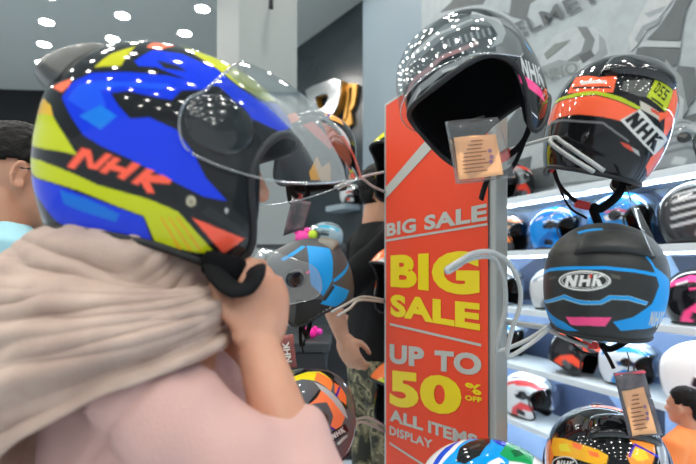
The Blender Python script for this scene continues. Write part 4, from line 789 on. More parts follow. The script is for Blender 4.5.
G['top'] = helmet('helmet', 'black and silver helmet tilted open towards us above the red sign', ROWH, POSE['top'], DES['top'], (300, 220),
    visor=dict(phim=80, t0=44, t1=110, raise_deg=58, scale=1.03, fwd=0.0, m=VISOR_FAINT), strap=dict(len=0.06))
G['orange'] = helmet('helmet', 'black helmet with orange bands and yellow label hung upper right, seen from behind', ROWH, POSE['orange'], DES['orange'], (300, 220),
    spoiler=dict(SPOIL, m=GLOSSB), strap=dict(len=0.09))
G['blue'] = helmet('helmet', 'matt black helmet with bright blue bands and a white oval badge, seen from behind', ROWH, POSE['blue'], DES['blue'], (300, 220), gloss=0.45, coat=0.0,
    spoiler=dict(SPOIL, m=mat('matt_black', '#2b2d2d', 0.5)), strap=dict(len=0.07))
G['patch'] = helmet('helmet', 'black helmet with yellow and orange patches at the bottom right, below a hanging tag', ROWH, POSE['patch'], DES['patch'], (300, 220),
    spoiler=dict(SPOIL, m=GLOSSB), vents=BASICVENT)
G['white'] = helmet('helmet', 'white and sky blue helmet with a black vent rising in front of the sign foot', ROWH, POSE['white'], DES['white'], (300, 220), hinge=(0.3, 0.2, .3, .24))
G['left'] = helmet('helmet', 'grey helmet with wide blue stripes and a clear visor hung left of the sign', ROWH, POSE['left'], DES['left'], (300, 220), gloss=0.35, coat=0.1,
    visor=dict(cen=[(0.09, 0.165), (0.116, 0.158), (0.151, 0.135), (0.175, 0.096), (0.185, 0.041), (0.18, -0.0), (0.165, -0.04)],
        hin=[(-0.05, 0.034), (-0.06, 0.01), (-0.06, -0.016), (-0.055, -0.04), (-0.045, -0.059), (-0.027, -0.072), (0.003, -0.073)], w=0.136, m=VISOR_PRINTED), hinge=(0.12, 0.1, .3, .26), spoiler=dict(SPOIL, m=mat('taupe_plastic', '#7d7a70', .4)), strap=dict(len=0.09, red=False))
G['neon'] = helmet('helmet', 'neon yellow, orange and grey helmet low beside the pink sleeve', ROWH, POSE['neon'], DES['neon'], (240, 180), hinge=(0.24, 0.18, .3, .26))
G['amber'] = helmet('helmet', 'orange and black helmet seen through the clear visor', ROWH, POSE['amber'], DES['amber'], (200, 140), strap=dict(len=0.06))

# ---------------------------------------------------------------- people
def skin(name, c, c2): return mat(name, c, 0.5, color2=c2, noise_scale=9, sss=0.15)

class Frame:
    def __init__(s, base, f):
        s.o = Vector(base); s.f = Vector((f[0], f[1], 0)).normalized(); s.l = Vector((-s.f.y, s.f.x, 0))
    def __call__(s, x, y, z): return s.o + s.f * x + s.l * y + UP * z
    def rot(s): return Matrix((s.f, s.l, UP)).transposed()

def head(mb, c, fr, k=1.0, tilt=0.0, jaw=1.0):
    """skull, face, nose, lips, chin, ears; returns a function giving points in the head's own frame"""
    M = fr.rot() @ Matrix.Rotation(R(tilt), 3, 'Y')
    def h(x, y, z): return Vector(c) + M @ Vector((x * k, y * k, z * k))
    s = lambda *a: tuple(q * k for q in a)
    mb.ball(h(-.012, 0, .028), s(.098, .076, .09), M)
    mb.ball(h(.028, 0, -.03), s(.062, .062, .085), M)
    mb.ball(h(.052, 0, -.075), s(.042, .043, .036), M)            # chin
    mb.ball(h(.072, 0, .026), s(.026, .055, .016), M)             # brow
    mb.ball(h(.066, .032, -.018), s(.026, .024, .024), M); mb.ball(h(.066, -.032, -.018), s(.026, .024, .024), M)
    mb.limb([h(.092, 0, .012), h(.104, 0, -.010), h(.110, 0, -.024)], [.009 * k, .010 * k, .013 * k], 10)
    mb.ball(h(.097, .012, -.026), s(.010, .009, .008), M); mb.ball(h(.097, -.012, -.026), s(.010, .009, .008), M)
    mb.ball(h(.088, 0, -.050), s(.012, .024, .007), M); mb.ball(h(.086, 0, -.060), s(.012, .021, .008), M)
    for sg in (1, -1):                                             # ears: rim, lobe, inner cup
        pts = [h(-.004 - .016 * math.cos(a) * (1 if math.cos(a) > 0 else .7), sg * (.077 + .010 * (1 - math.cos(a)) * .5), -.006 + .030 * math.sin(a)) for a in np.linspace(-1.9, 1.9 + 0.5, 9)]
        pts = [h(-.010 + .015 * math.cos(a), sg * (.079 + .006 * (1 - math.cos(a))), -.004 + .031 * math.sin(a)) for a in np.linspace(.5, 2 * math.pi - .6, 12)]
        mb.limb(pts, [.0055 * k] * 12, 8)
        mb.ball(h(-.010, sg * .076, -.004), s(.014, .006, .026), M)
        mb.ball(h(-.002, sg * .077, -.033), s(.009, .006, .010), M)
    return h, M

def eyes(h, M, k, body):
    for sg in (1, -1):
        MB().ball(h(.079, sg * .032, .006), (.0125 * k,) * 3).build('eye', mat('eye_dark', '#1b1512', 0.15), body)

def hair_cap(h, M, k, c, parent, m, thick=.012, nape=False):
    mb = MB()
    mb.ball(h(-.016, 0, .036), ((.096 + thick) * k, (.075 + thick) * k, (.090 + thick) * k), M)
    if nape: mb.ball(h(-.052, 0, -.018), (.062 * k, .072 * k, .068 * k), M)
    else: mb.ball(h(-.062, 0, -.002), (.050 * k, .064 * k, .056 * k), M)
    def fn(co, no):
        inv = np.array(M.transposed())
        q = (co - np.array(c)) @ inv.T / k
        # clear the face: pull points in front of the hairline inside the skull
        line = -.005 + .75 * np.maximum(0, q[:, 2] - .035)
        cut = (q[:, 0] > line + .02) & (q[:, 2] < .085)
        nz = np.array([noise.noise(Vector(p) * 90) for p in co])
        co = co + no * (nz * .0035 * k)[:, None]
        co[cut] -= no[cut] * 0.03 * k
        ear = (np.abs(q[:, 1]) > .045) & (q[:, 2] < .028 - .35 * np.maximum(0, -q[:, 0] - .03)) & (q[:, 0] > -.075)
        co[ear] -= no[ear] * 0.03 * k
        return co
    return mb.blob('hair', m, parent, 0.005, 3, fn=fn)

def hand(mb, wrist, d, palm_n, side, curl=0.7, k=1.0):
    """palm and five fingers; d points from wrist to knuckles, palm_n out of the palm, side towards the thumb"""
    d = Vector(d).normalized(); n = Vector(palm_n); n = (n - d * n.dot(d)).normalized(); s = d.cross(n)
    if s.dot(Vector(side)) < 0: s = -s
    w = Vector(wrist)
    Rm = Matrix((d, s, n)).transposed()
    mb.ball(w + d * .045 * k, (.052 * k, .041 * k, .017 * k), Rm, p=2.6)
    mb.limb([w - d * .01 * k, w + d * .03 * k], [.025 * k, .022 * k], 12)
    for i, (off, ln) in enumerate([(.030, .072), (.010, .080), (-.010, .075), (-.029, .058)]):
        b = w + d * (.082 - abs(off - .008) * .25) * k + s * off * k
        a = 0; p = b; pts = [w + d * .05 * k + s * off * .8 * k, b]; rr = [.0095 * k, .0098 * k]
        for j, fr_ in enumerate((.45, .32, .23)):
            a += curl * (0.75 + .5 * j * .5) * (1 + .06 * i)
            dd = d * math.cos(a) + n * math.sin(a) + s * off * .6
            p = p + dd.normalized() * ln * fr_ * k; pts.append(p); rr.append((.0088 - .0008 * j) * k)
        mb.limb(pts, rr, 10)
    t0 = w + d * .022 * k + s * .026 * k; t1 = t0 + (d * .55 + s * .62 + n * .35).normalized() * .036 * k
    t2 = t1 + (d * .8 + s * .1 + n * .55).normalized() * .030 * k; t3 = t2 + (d * .8 - s * .15 + n * .5).normalized() * .022 * k
    mb.limb([t0 - d * .012 * k, t0, t1, t2, t3], [.013 * k, .014 * k, .0115 * k, .0105 * k, .0085 * k], 10)

def torso_rings(fr, rows, n=28, p=2.3):
    """rows of (x forward, z, half depth, half width)"""
    out = []
    for x, z, a, b in rows:
        ring = []
        for i in range(n):
            q = 2 * math.pi * i / n
            cx_ = math.copysign(abs(math.cos(q)) ** (2 / p), math.cos(q)); sy = math.copysign(abs(math.sin(q)) ** (2 / p), math.sin(q))
            ring.append(fr(x + a * cx_, b * sy, z))
        out.append(ring)
    return out

def fold_fn(amp, sc, seed=0.0):
    def fn(co, no):
        nz = np.array([noise.noise(Vector((p[0] * sc + seed, p[1] * sc, p[2] * sc * .6))) + .5 * noise.noise(Vector((p[0] * sc * 2.3, p[1] * sc * 2.3 + seed, p[2] * sc * 1.2))) for p in co])
        return co + no * (nz * amp)[:, None]
    return fn

def standing(name, label, base, f, H, skm, shirt_m, pants_m, hair_m, arms, head_yaw=0, tilt=0, lean=0, build=1.0, hem=.52, group=None, shoe='#222428', sleeve=.55):
    k = H / 1.70; fr = Frame(base, f)
    root = thing(name, label, 'person', base, None, group)
    mb = MB(); g = fr.o
    P3 = lambda x, y, z: fr(x * k, y * k, z * k)
    hf = Frame(base, (Matrix.Rotation(R(head_yaw), 3, 'Z') @ fr.f)[:2])
    hc = P3(.03 + lean, 0, 1.575)
    h, M = head(mb, hc, hf, k, tilt)
    mb.limb([P3(-.01 + lean, 0, 1.52), P3(-.015, 0, 1.40)], [.052 * k * build, .062 * k * build], 16)
    mb.disc_loft(torso_rings(fr, [(0.01*k, .84*k, .085*k*build, .14*k*build), (0, .95*k, .105*k*build, .165*k*build), (.01*k, 1.08*k, .098*k*build, .145*k*build), (.012*k, 1.25*k, .11*k*build, .165*k*build), (0, 1.36*k, .09*k*build, .165*k*build), (-.01*k, 1.42*k, .06*k, .10*k), (-.012*k, 1.45*k, .045*k, .06*k)]))
    for sg in (1, -1):
        mb.limb([P3(0, sg*.09, .90), P3(.012, sg*.10, .48), P3(-.015, sg*.105, .09)], [.088*k*build, .056*k, .040*k], 16)
        mb.limb([P3(-.03, sg*.105, .05), P3(.10, sg*.115, .035)], [.038*k, .030*k], 12)
    sm = MB()
    sm.disc_loft(torso_rings(fr, [(0, hem*H, .125*k*build, .19*k*build), (0, (hem+.05)*H, .122*k*build, .183*k*build), (.012*k, 1.10*k, .115*k*build, .165*k*build), (.014*k, 1.26*k, .126*k*build, .182*k*build), (0, 1.37*k, .105*k*build, .178*k*build), (-.01*k, 1.435*k, .070*k, .115*k), (-.012*k, 1.46*k, .064*k, .076*k)]))
    for sg, (el, wr, hd, pn, th, curl) in arms.items():
        sh = P3(-.005, sg * .175 * build, 1.375); el = Vector(el); wr = Vector(wr)
        mb.limb([sh, sh.lerp(el, .5), el, el.lerp(wr, .35), wr], [.050*k*build, .045*k*build, .038*k, .038*k, .026*k], 14)
        hand(mb, wr, hd, pn, th, curl, k)
        sm.limb([P3(-.005, sg*.12, 1.385), sh, sh.lerp(el, sleeve), sh.lerp(el, sleeve + .28)], [.066*k*build, .068*k*build, .064*k*build, .060*k*build], 16)
    body = mb.blob('body', skm, root, 0.0055, 4)
    eyes(h, M, k, body)
    sm.blob('shirt', shirt_m, root, 0.009, 5, fn=fold_fn(.010, 7, base[0]))
    pm = MB(); pm.disc_loft(torso_rings(fr, [(0, .80*k, .115*k*build, .165*k*build), (0, .92*k, .117*k*build, .175*k*build), (0, 1.0*k, .110*k*build, .162*k*build)]))
    for sg in (1, -1):
        pm.limb([P3(0, sg*.09, .88), P3(.012, sg*.10, .48), P3(-.012, sg*.105, .12)], [.105*k*build, .082*k, .070*k], 18)
    pm.blob('trousers', pants_m, root, 0.010, 5, fn=fold_fn(.010, 8, base[1]))
    for sg in (1, -1):
        s2 = MB(); s2.ball(P3(.035, sg*.11, .040), (.135*k, .048*k, .042*k), fr.rot(), p=2.8)
        s2.build('shoe', mat('shoe' + shoe.strip('#'), shoe, .6), root)
    hair_cap(h, M, k, hc, root, hair_m, nape=H < 1.2)
    return root, fr, h, M, k

hairm = mat('black_hair', '#0d0b0a', 0.6, spec=.2, noise_amt=.5, noise_scale=60, bump=.4, bump_scale=220)
# man in light blue at the left edge
sk1 = skin('warm_skin', '#cb997d', '#bd886c')
lb = (-0.822, 1.165, -0.0)
fr0 = Frame(lb, (.82, .57))
arms = {1: (fr0(.0, .27, 1.08), fr0(.16, .22, .90), (1, .4, -.4), (0, -1, 0), (1, 0, 1), .4), -1: (fr0(-.03, -.27, 1.08), fr0(.05, -.28, .84), (.3, 0, -1), (0, 1, 0), (1, 0, 0), .4)}
man, frm, h, M, k = standing('person', 'man in light blue T-shirt and glasses at the left edge, partly behind the helmet', lb, (.82, .57), 1.69, sk1,
    mat('light_blue_cotton', '#93c3cf', .85, noise_amt=.06), mat('dark_denim', '#232a38', .9), hairm, arms, tilt=12, build=1.08)
g = thing('eyeglasses', 'thin dark eyeglasses worn by the man in light blue', 'glasses', h(.09, 0, .01))
for sg in (1, -1):
    MB().tube(smooth_path([h(-.012, sg * .082, .012), h(.03, sg * .080, .018), h(.095, sg * .068, .014)], 5), .0022, 8).build('temple', BLACK, g)
    MB().tube([h(.100 + .004 * math.cos(a), sg * .036 + .026 * math.cos(a), .006 + .019 * math.sin(a)) for a in np.linspace(0, 2 * math.pi, 20, endpoint=False)], .002, 6, closed=True).build('lens_rim', BLACK, g)
MB().tube([h(.106, .011, .010), h(.108, 0, .012), h(.106, -.011, .010)], .002, 6).build('bridge', BLACK, g)

# man in black behind the sign
sk2 = skin('pale_skin', '#c99a80', '#bb8b70')
bb = (0.135, 2.13, 0)
camo = mat('camouflage', '#5d5a45', .9, color2='#2c2f26', noise_scale=16)
n_ = camo.node_tree
for nd in n_.nodes:
    if nd.type == 'VALTORGB':
        nd.color_ramp.interpolation = 'CONSTANT'
        e = nd.color_ramp.elements; e[0].position = 0; e[1].position = .44
        q = e.new(.53); q.color = lin('#8c866a'); q = e.new(.60); q.color = lin('#3b3d2e')
fr0 = Frame(bb, (.93, .37))
arms = {-1: (P(331, 300, 1.86), P(343, 338, 1.83), P(358, 372, 1.80) - P(343, 338, 1.83), (.4, .9, .1), (1, 0, .3), .5), 1: (fr0(-.02, .25, 1.08), fr0(.08, .27, .86), (.3, 0, -1), (0, -1, 0), (1, 0, 0), .5)}
standing('person', 'man in black T-shirt and camouflage trousers standing behind the sign', bb, (.93, .37), 1.80, sk2, mat('black_cotton', '#141517', .9, spec=.2), camo, hairm, arms, tilt=10, hem=.535, sleeve=.5)

# boy in orange at the right edge
cb_ = (1.18, 1.66, 0)
fr0 = Frame(cb_, (-.50, .87))
arms = {1: (fr0(.0, .17, .60), fr0(.10, .13, .52), (1, .4, 0), (0, 0, 1), (0, 1, 0), .4), -1: (fr0(.0, -.17, .60), fr0(.10, -.13, .52), (1, .4, 0), (0, 0, 1), (0, 1, 0), .4)}
standing('person', 'small boy in orange T-shirt seen from behind at the lower right', cb_, (-.50, .87), 0.93, sk1, mat('orange_cotton', '#f08a4a', .85, noise_amt=.06), mat('grey_cotton', '#44484d', .9), hairm, arms, tilt=4, build=1.15)

# ---------------------------------------------------------------- the woman trying on the helmet
sk3 = skin('woman_skin', '#c9957b', '#bb856b')
hl = P(*POSE['main'][:3])
F = Frame((-0.262, .645, 0), (.927, .375))
wroot = thing('person', 'woman in beige headscarf and pink blouse fastening the strap of the blue helmet', 'person', (-0.262, .645, 0))
mb = MB()
h, M = head(mb, hl + F.f * .004 + UP * -.008, F, .98, 8)
mb.limb([hl + UP * -.05 - F.f * .02, F(-.01, 0, 1.40), F(-.02, 0, 1.30)], [.052, .05, .056], 16)
mb.disc_loft(torso_rings(F, [(0, .80, .10, .15), (0, .90, .115, .17), (0, 1.02, .10, .145), (.01, 1.15, .11, .15), (-.005, 1.25, .085, .15), (-.015, 1.30, .06, .09), (-.02, 1.33, .045, .055)]))
for sg in (1, -1):
    mb.limb([F(0, sg*.085, .84), F(.012, sg*.09, .45), F(-.015, sg*.095, .085)], [.088, .055, .038], 16)
    mb.limb([F(-.03, sg*.095, .05), F(.10, sg*.10, .033)], [.035, .028], 12)
sh = F(-.015, -.145, 1.225); el = P(313, 530, .51); wr = P(258, 346, .575)
mb.limb([sh, el, el.lerp(wr, .3), wr], [.050, .040, .038, .026], 16)
# raised right hand, closed on the strap
kn = P(262, 283, .585)
hand(mb, wr, P(264, 292, .590) - wr, (-.62, .70, -.1), (-1, -.3, 0), .72, .93)
shl = F(-.015, .155, 1.245); ell_ = F(.12, .20, 1.06); wrl = F(.135, .03, 1.26)
mb.limb([shl, ell_, ell_.lerp(wrl, .3), wrl], [.048, .040, .038, .027], 16)
hand(mb, wrl, (F.f * .2 - F.l * .2 + UP * .7), -F.f - F.l * .3, (0, -1, 0), .9, .95)
body = mb.blob('body', sk3, wroot, 0.0045, 4)
eyes(h, M, .98, body)
pink = mat('pink_cotton', '#c9a29b', .9, noise_amt=.05, noise_scale=12, bump=.15, bump_scale=350)
sm = MB()
sm.disc_loft(torso_rings(F, [(0, .74, .145, .20), (0, .85, .145, .20), (0, 1.0, .135, .18), (.01, 1.13, .140, .180), (-.005, 1.205, .115, .165), (-.015, 1.26, .085, .11), (-.02, 1.29, .07, .08)]))
for a, b_, c_, frac in ((sh, el, wr, .44), (shl, ell_, wrl, .45)):
    sm.limb([a.lerp(F(-.015, 0, 1.22), .4), a, a.lerp(b_, .5), b_ + UP * .004, b_.lerp(c_, .12), b_.lerp(c_, frac)], [.050, .060, .062, .060, .056, .050], 20)
def blouse_fold(co, no):
    co = fold_fn(.012, 10, 3.1)(co, no)
    # seam groove round the armhole and creases running along the upper arm
    ax = np.array((el - sh).normalized()); q = (co - np.array(sh)); t = q @ ax; d = np.linalg.norm(q - t[:, None] * ax, axis=1)
    m = d < .11
    co = co - no * (np.exp(-((t - .015) / .004) ** 2) * .004 * m)[:, None]
    co = co + no * (np.sin(t * 95 + d * 60 + q[:, 2] * 30) * .0022 * m * (t > .05))[:, None]
    return co
sm.blob('blouse', pink, wroot, 0.006, 6, fn=blouse_fold)
tm = MB(); tm.disc_loft(torso_rings(F, [(0, .74, .11, .165), (0, .88, .12, .175), (0, .95, .112, .16)]))
for sg in (1, -1): tm.limb([F(0, sg*.085, .82), F(.012, sg*.09, .45), F(-.012, sg*.095, .11)], [.10, .078, .066], 16)
tm.blob('trousers', mat('dark_trousers', '#2b2c33', .9), wroot, .01, 5)
for sg in (1, -1):
    s2 = MB(); s2.ball(F(.035, sg*.10, .038), (.125, .045, .040), F.rot(), p=2.8); s2.build('shoe', mat('shoe_dark', '#222428', .6), wroot)
# headscarf: a draped cloth from under the helmet over shoulders and back
hij = mat('beige_scarf', '#bca699', .95, color2='#a58f84', noise_scale=16, bump=.2, bump_scale=400)
nA, nS = 180, 110
hem_a = [0, 25, 50, 75, 95, 115, 135, 160, 185, 220, 270, 310, 335, 360]        # 0 front, 90 her right side, 180 back
hem_z = [1.265, 1.255, 1.255, 1.252, 1.235, 1.195, 1.14, 1.03, .98, 1.02, 1.16, 1.24, 1.265, 1.265]
rad_a = [.125, .138, .162, .195, .210, .207, .19, .20, .205, .205, .205, .16, .13, .125]
nek_z = [1.325, 1.322, 1.322, 1.325, 1.335, 1.35, 1.352, 1.352, 1.345, 1.34, 1.335, 1.33, 1.325, 1.325]   # where the wrap leaves the neck
nek_r = [.105, .105, .108, .110, .116, .125, .14, .155, .16, .15, .12, .108, .105, .105]
v = []; f = []
for j in range(nS):
    s = j / (nS - 1)
    for i in range(nA):
        al = 360 * i / nA; a = R(al)
        zh, rh, zn, rn = [float(np.interp(al, hem_a, q)) for q in (hem_z, rad_a, nek_z, nek_r)]
        s0 = .28
        if s < s0:
            e = s / s0
            r = .082 + (rn - .082) * e ** 1.6; z = 1.43 + (zn - 1.43) * e
        else:
            e = (s - s0) / (1 - s0)
            r = rn + (rh - rn) * math.sin(min(1, e * 1.15) * math.pi / 2); z = zn + (zh - zn) * (e ** 1.35 * .85 + e * .15)
        wgt = min(1, s * 6) * min(1, (1 - s) * 14 + .35)
        warp = .55 * math.sin(a + 2.4) + .25 * math.sin(2 * a + .7)
        q = s * 7.5 + warp
        c1 = noise.noise(Vector((math.cos(a) * .55, math.sin(a) * .55, q)))
        c2 = noise.noise(Vector((math.cos(a) * 1.1 + 7, math.sin(a) * 1.1, q * 2.2 + .5 * math.sin(a * 3))))
        c3 = noise.noise(Vector((math.cos(a) * 5 + 3, math.sin(a) * 5, s * 9)))
        fold = (c1 * .022 + (abs(c2) ** .8) * .012 + c3 * .004) * wgt
        r += fold; z += fold * .3
        x = r * math.cos(a) * (.92 if al < 90 or al > 270 else 1.0) - .02
        v.append(F(x, -r * math.sin(a), z))
for j in range(nS - 1):
    for i in range(nA):
        l = (i + 1) % nA; f.append((j*nA+i, (j+1)*nA+i, (j+1)*nA+l, j*nA+l))
sc_ = mesh('headscarf', v, f, hij, wroot)
so = sc_.modifiers.new('thickness', 'SOLIDIFY'); so.thickness = .004; so.offset = -1
sub = sc_.modifiers.new('soft', 'SUBSURF'); sub.levels = sub.render_levels = 1
# chin strap and its buckle on the worn helmet
mroot = G['main']
b = MB().tube(smooth_path([P(212, 258, .585), P(218, 276, .560), P(233, 289, .548), P(247, 288, .548), P(255, 277, .556), P(256, 270, .575)], 6), [.014] * 31, 10, flat=.45)
so_ = b.build('chin_strap', STRAPM, mroot)
MB().box(P(240, 291, .544), (.034, .020, .022), Matrix.Rotation(R(-8), 3, 'Y'), .005).build('buckle', BLACK, so_)
MB().box(P(224, 266, .580), (.050, .03, .030), Matrix.Rotation(R(14), 3, 'Y'), .008).build('cheek_pad', LINER, mroot)

# ---------------------------------------------------------------- helmets standing on the wall shelves and behind the sign
def gen(base, c1, c2, c3='#d9dde0', port='#1b1d20', mirror=1, kind=0):
    """a race style drawn about the helmet's side"""
    P_ = [(c1, [(-.75, .18), (-.3, .30), (.1, .26), (.5, .12), (.5, .22), (.1, .42), (-.35, .46), (-.75, .34)]),
          (c2, [(-.7, -.02), (-.2, .10), (.08, .04), (.02, -.06), (-.2, -.02), (-.7, -.14)]),
          (c3, [(-.55, .06), (-.2, .18), (.06, .14), (.05, .10), (-.2, .13), (-.55, .02)]),
          (c1, [(-.5, -.2), (-.1, -.12), (.15, -.3), (.25, -.5), (.05, -.5), (-.15, -.3), (-.5, -.32)]),
          (c2, [(-.15, .55), (.3, .42), (.6, .25), (.62, .32), (.3, .52), (-.1, .65)])]
    P_ += [('#16181b', [(-.62, .36), (-.2, .47), (.05, .44), (.05, .41), (-.2, .44), (-.62, .33)]), ('#16181b', [(-.4, .02), (-.1, .09), (-.1, .05), (-.4, -.03)]), ('#eceff0', [(.1, .30), (.32, .22), (.30, .18), (.1, .26)]), (c2, [(-.2, -.34), (.0, -.3), (.06, -.42), (-.16, -.46)]), ('#eceff0', [(-.66, -.2), (-.45, -.12), (-.45, -.18), (-.66, -.26)])]
    if kind == 1: P_ = [(c, [(-x, y) for x, y in p]) for c, p in P_]
    if kind == 2: P_ = [(c1, [(-.8, .0 + k), (-.2, .12 + k), (.4, .0 + k), (.4, .05 + k), (-.2, .18 + k), (-.8, .07 + k)]) for k in (-.3, -.16, -.02, .12, .26, .4)] + P_[4:]
    if kind == 3: P_ = P_[2:3] + [('#20242a', [(.0, -.05), (.14, -.02), (.18, -.16), (.05, -.22)])]
    return {'base': base, 'axis': (0, 1, 0), 'mirror': mirror, 'polys': P_}

def on_shelf(px, py, yaw, des, label, group, pitch=0, roll=0, n=2.36, size=.92, visor=True, raise_=4, gloss=.1):
    d = Vector(((px - CX) / FPX, 1, -(py - CY) / FPX)); Y = n / NRM.dot(d)
    vz = dict(phim=82, t0=52, t1=112, raise_deg=raise_, scale=1.05, fwd=.02) if visor else None
    return helmet('helmet', label, group, (px, py, Y, yaw, pitch, roll, size), des, (80, 56), visor=vz, hinge=(.3, .1, .25, .22), small=True, gloss=gloss)
GS = 'helmets on the wall shelves'
def seat(k, px, size=.92, n=2.36):
    """image row of a helmet's centre when it stands on shelf k"""
    d = Vector(((px - CX) / FPX, 1, 0)); Y = n / NRM.dot(d)
    return CY - (SH[k] + .150 * size - EYE.z) / Y * FPX
S = lambda k, px, *a, **q: on_shelf(px, seat(k, px, q.get('size', .92), q.get('n', 2.36)), *a, **q)
S(0, 513, 215, gen('#191b1e', '#e0412f', '#5b5f63'), 'black and red helmet on the topmost shelf beside the tan price tag', GS)
S(0, 668, -20, gen('#8d9497', '#6c7376', '#b9bec0', kind=2), 'grey helmet on the topmost shelf behind the orange and black helmet', GS)
S(1, 508, -52, gen('#3b3d40', '#f08a4a', '#e7e9ea', '#f2b48a'), 'orange and white helmet with raised visor at the left end of the second shelf', GS, raise_=12)
S(1, 556, -56, gen('#1583d6', '#0f5fae', '#16181b', '#cfe0ee'), 'bright blue helmet with dark face opening on the second shelf', GS, raise_=20)
S(1, 622, -62, gen('#2a7fc4', '#1ba0e4', '#dfe8ee', '#e0545c'), 'blue and white helmet with round vent behind the hanging clear bag', GS, raise_=8, size=1.0)
S(1, 704, -45, gen('#3b3f42', '#c6cacc', '#aab0b3', kind=2), 'grey helmet with pale diagonal stripes cut by the right edge', GS, size=1.0, n=2.34)
S(2, 503, -55, gen('#d4d9dc', '#4a4f55', '#8f979c'), 'white and grey helmet on the third shelf seen through the empty hook', GS)
S(2, 557, -50, gen('#c3c9cc', '#77808a', '#3d434a'), 'silver helmet peeking out left of the blue and black helmet', GS)
S(2, 705, -60, gen('#17181b', '#ff4f95', '#2b2d31', '#ff4f95'), 'black helmet with thin pink lines at the right edge', GS, visor=False)
S(3, 505, -55, gen('#cfd9e2', '#2a86cc', '#6fa7d0', '#ffffff'), 'white and blue helmet on the fourth shelf behind the empty hook', GS)
S(3, 580, -55, gen('#24272b', '#f0553a', '#54585c', '#f0553a'), 'black helmet with red flashes tipped forward on the fourth shelf', GS, pitch=-24, roll=-14, visor=False)
S(3, 629, -55, gen('#cfd9e2', '#2a86cc', '#3a5f90'), 'white and blue helmet behind the tipped black and red one', GS, n=2.38, size=.84)
S(3, 706, -40, gen('#e4e7ea', '#d8dcdf', '#c3c8cc', '#e06040', kind=3), 'large white helmet above the boy at the right edge', GS, size=1.0, n=2.34, visor=False)
S(4, 529, -56, gen('#d9dde0', '#d8484a', '#2a2d31', '#aeb4b8'), 'white helmet with red and black flashes alone on the lowest shelf', GS, size=1.0)
# helmets on the far side of the sign board
GB = 'helmets hung behind the sign board'
for py, des, lab in ((163, gen('#d8cf1f', '#1d2023', '#e0603a', '#e9e9e4'), 'yellow and black helmet peeking out behind the sign, topmost of three'),
                     (278, gen('#f5793c', '#e8e8e4', '#1d2023', '#1d2023'), 'orange helmet with white badge peeking out behind the sign, middle of three'),
                     (392, gen('#f5793c', '#c7cf2a', '#24272a', '#24272a'), 'orange and black helmet peeking out behind the sign, lowest of three')):
    helmet('helmet', lab, GB, (408, py, 1.76, 200, 0, 0, .92), des, (90, 60), hinge=(.3, .1, .25, .22), small=True)
# helmet on the ledge of the slate wall, and one low behind the man in black
pl = dwp(351, 195, .17)
helmet('helmet', 'small white and grey helmet on the ledge of the slate wall', None, (351, 193.5, pl.y - .1, -30, 0, 0, .85), gen('#c9ced1', '#3a3e42', '#d8503a'), (60, 40), visor=dict(phim=82, t0=52, t1=112, raise_deg=4), small=True)
tb = thing('display_table', 'dark display counter far behind the blue striped helmet', 'table', (-.20, 3.6, 0))
MB().box((-.20, 3.6, .44), (.9, .5, .88), None, .01).build('counter_body', mat('dark_counter', '#1e2124', .5), tb, smooth=False)
MB().box((-.20, 3.6, 1.50), (.92, .30, .03), None, .004).build('upper_shelf', mat('dark_counter2', '#2c3033', .5), tb, smooth=False)
for sx in (-.44, .44): MB().box((-.20 + sx, 3.68, 1.18), (.03, .03, .62), None).build('upright', mat('dark_counter2', '#2c3033', .5), tb, smooth=False)
helmet('helmet', 'white and cyan helmet on the dark counter behind the shoulder of the man in black', None, (326, 235.5, 3.6, 190, 0, 0, .72), gen('#8fa3aa', '#2fa4c4', '#30353a', '#30353a'), (60, 40), visor=dict(phim=82, t0=52, t1=112, raise_deg=4), small=True)
# small bright soft toys
def toy(label, px, py, Y, c, c2, k=1.0):
    t = thing('plush_toy', label, 'toy', P(px, py, Y))
    p = P(px, py, Y)
    MB().ball(p, (.035*k, .03*k, .03*k)).ball(p + Vector((-.025, 0, .028))*k, .016*k).ball(p + Vector((.02, 0, .03))*k, .016*k).build('plush_body', mat('plush' + c.strip('#'), c, .9), t)
    MB().ball(p + Vector((.045, -.01, .012))*k, (.022*k, .02*k, .022*k)).build('plush_head', mat('plush' + c2.strip('#'), c2, .9), t)
toy('small pink and green toy above the blue striped helmet', 303, 238, 3.55, '#e4489e', '#b7d13a', 1.7)
toy('bright pink toy on the dark box below the blue striped helmet', 312, 333.5, 3.0, '#f0229a', '#e23ba8')
# low dark display box behind the sleeve
t = thing('display_box', 'low dark grey display box on the pale floor behind the neon helmet', 'box', (-.28, 3.05, 0))
MB().box((-.30, 3.05, .42), (.34, .34, .84), None, .01).build('box_body', mat('dark_counter', '#1e2124', .5), t, smooth=False)
MB().box((-.30, 3.05, .87), (.38, .38, .06), None, .01).build('box_top', mat('dark_counter2', '#2c3033', .5), t, smooth=False)

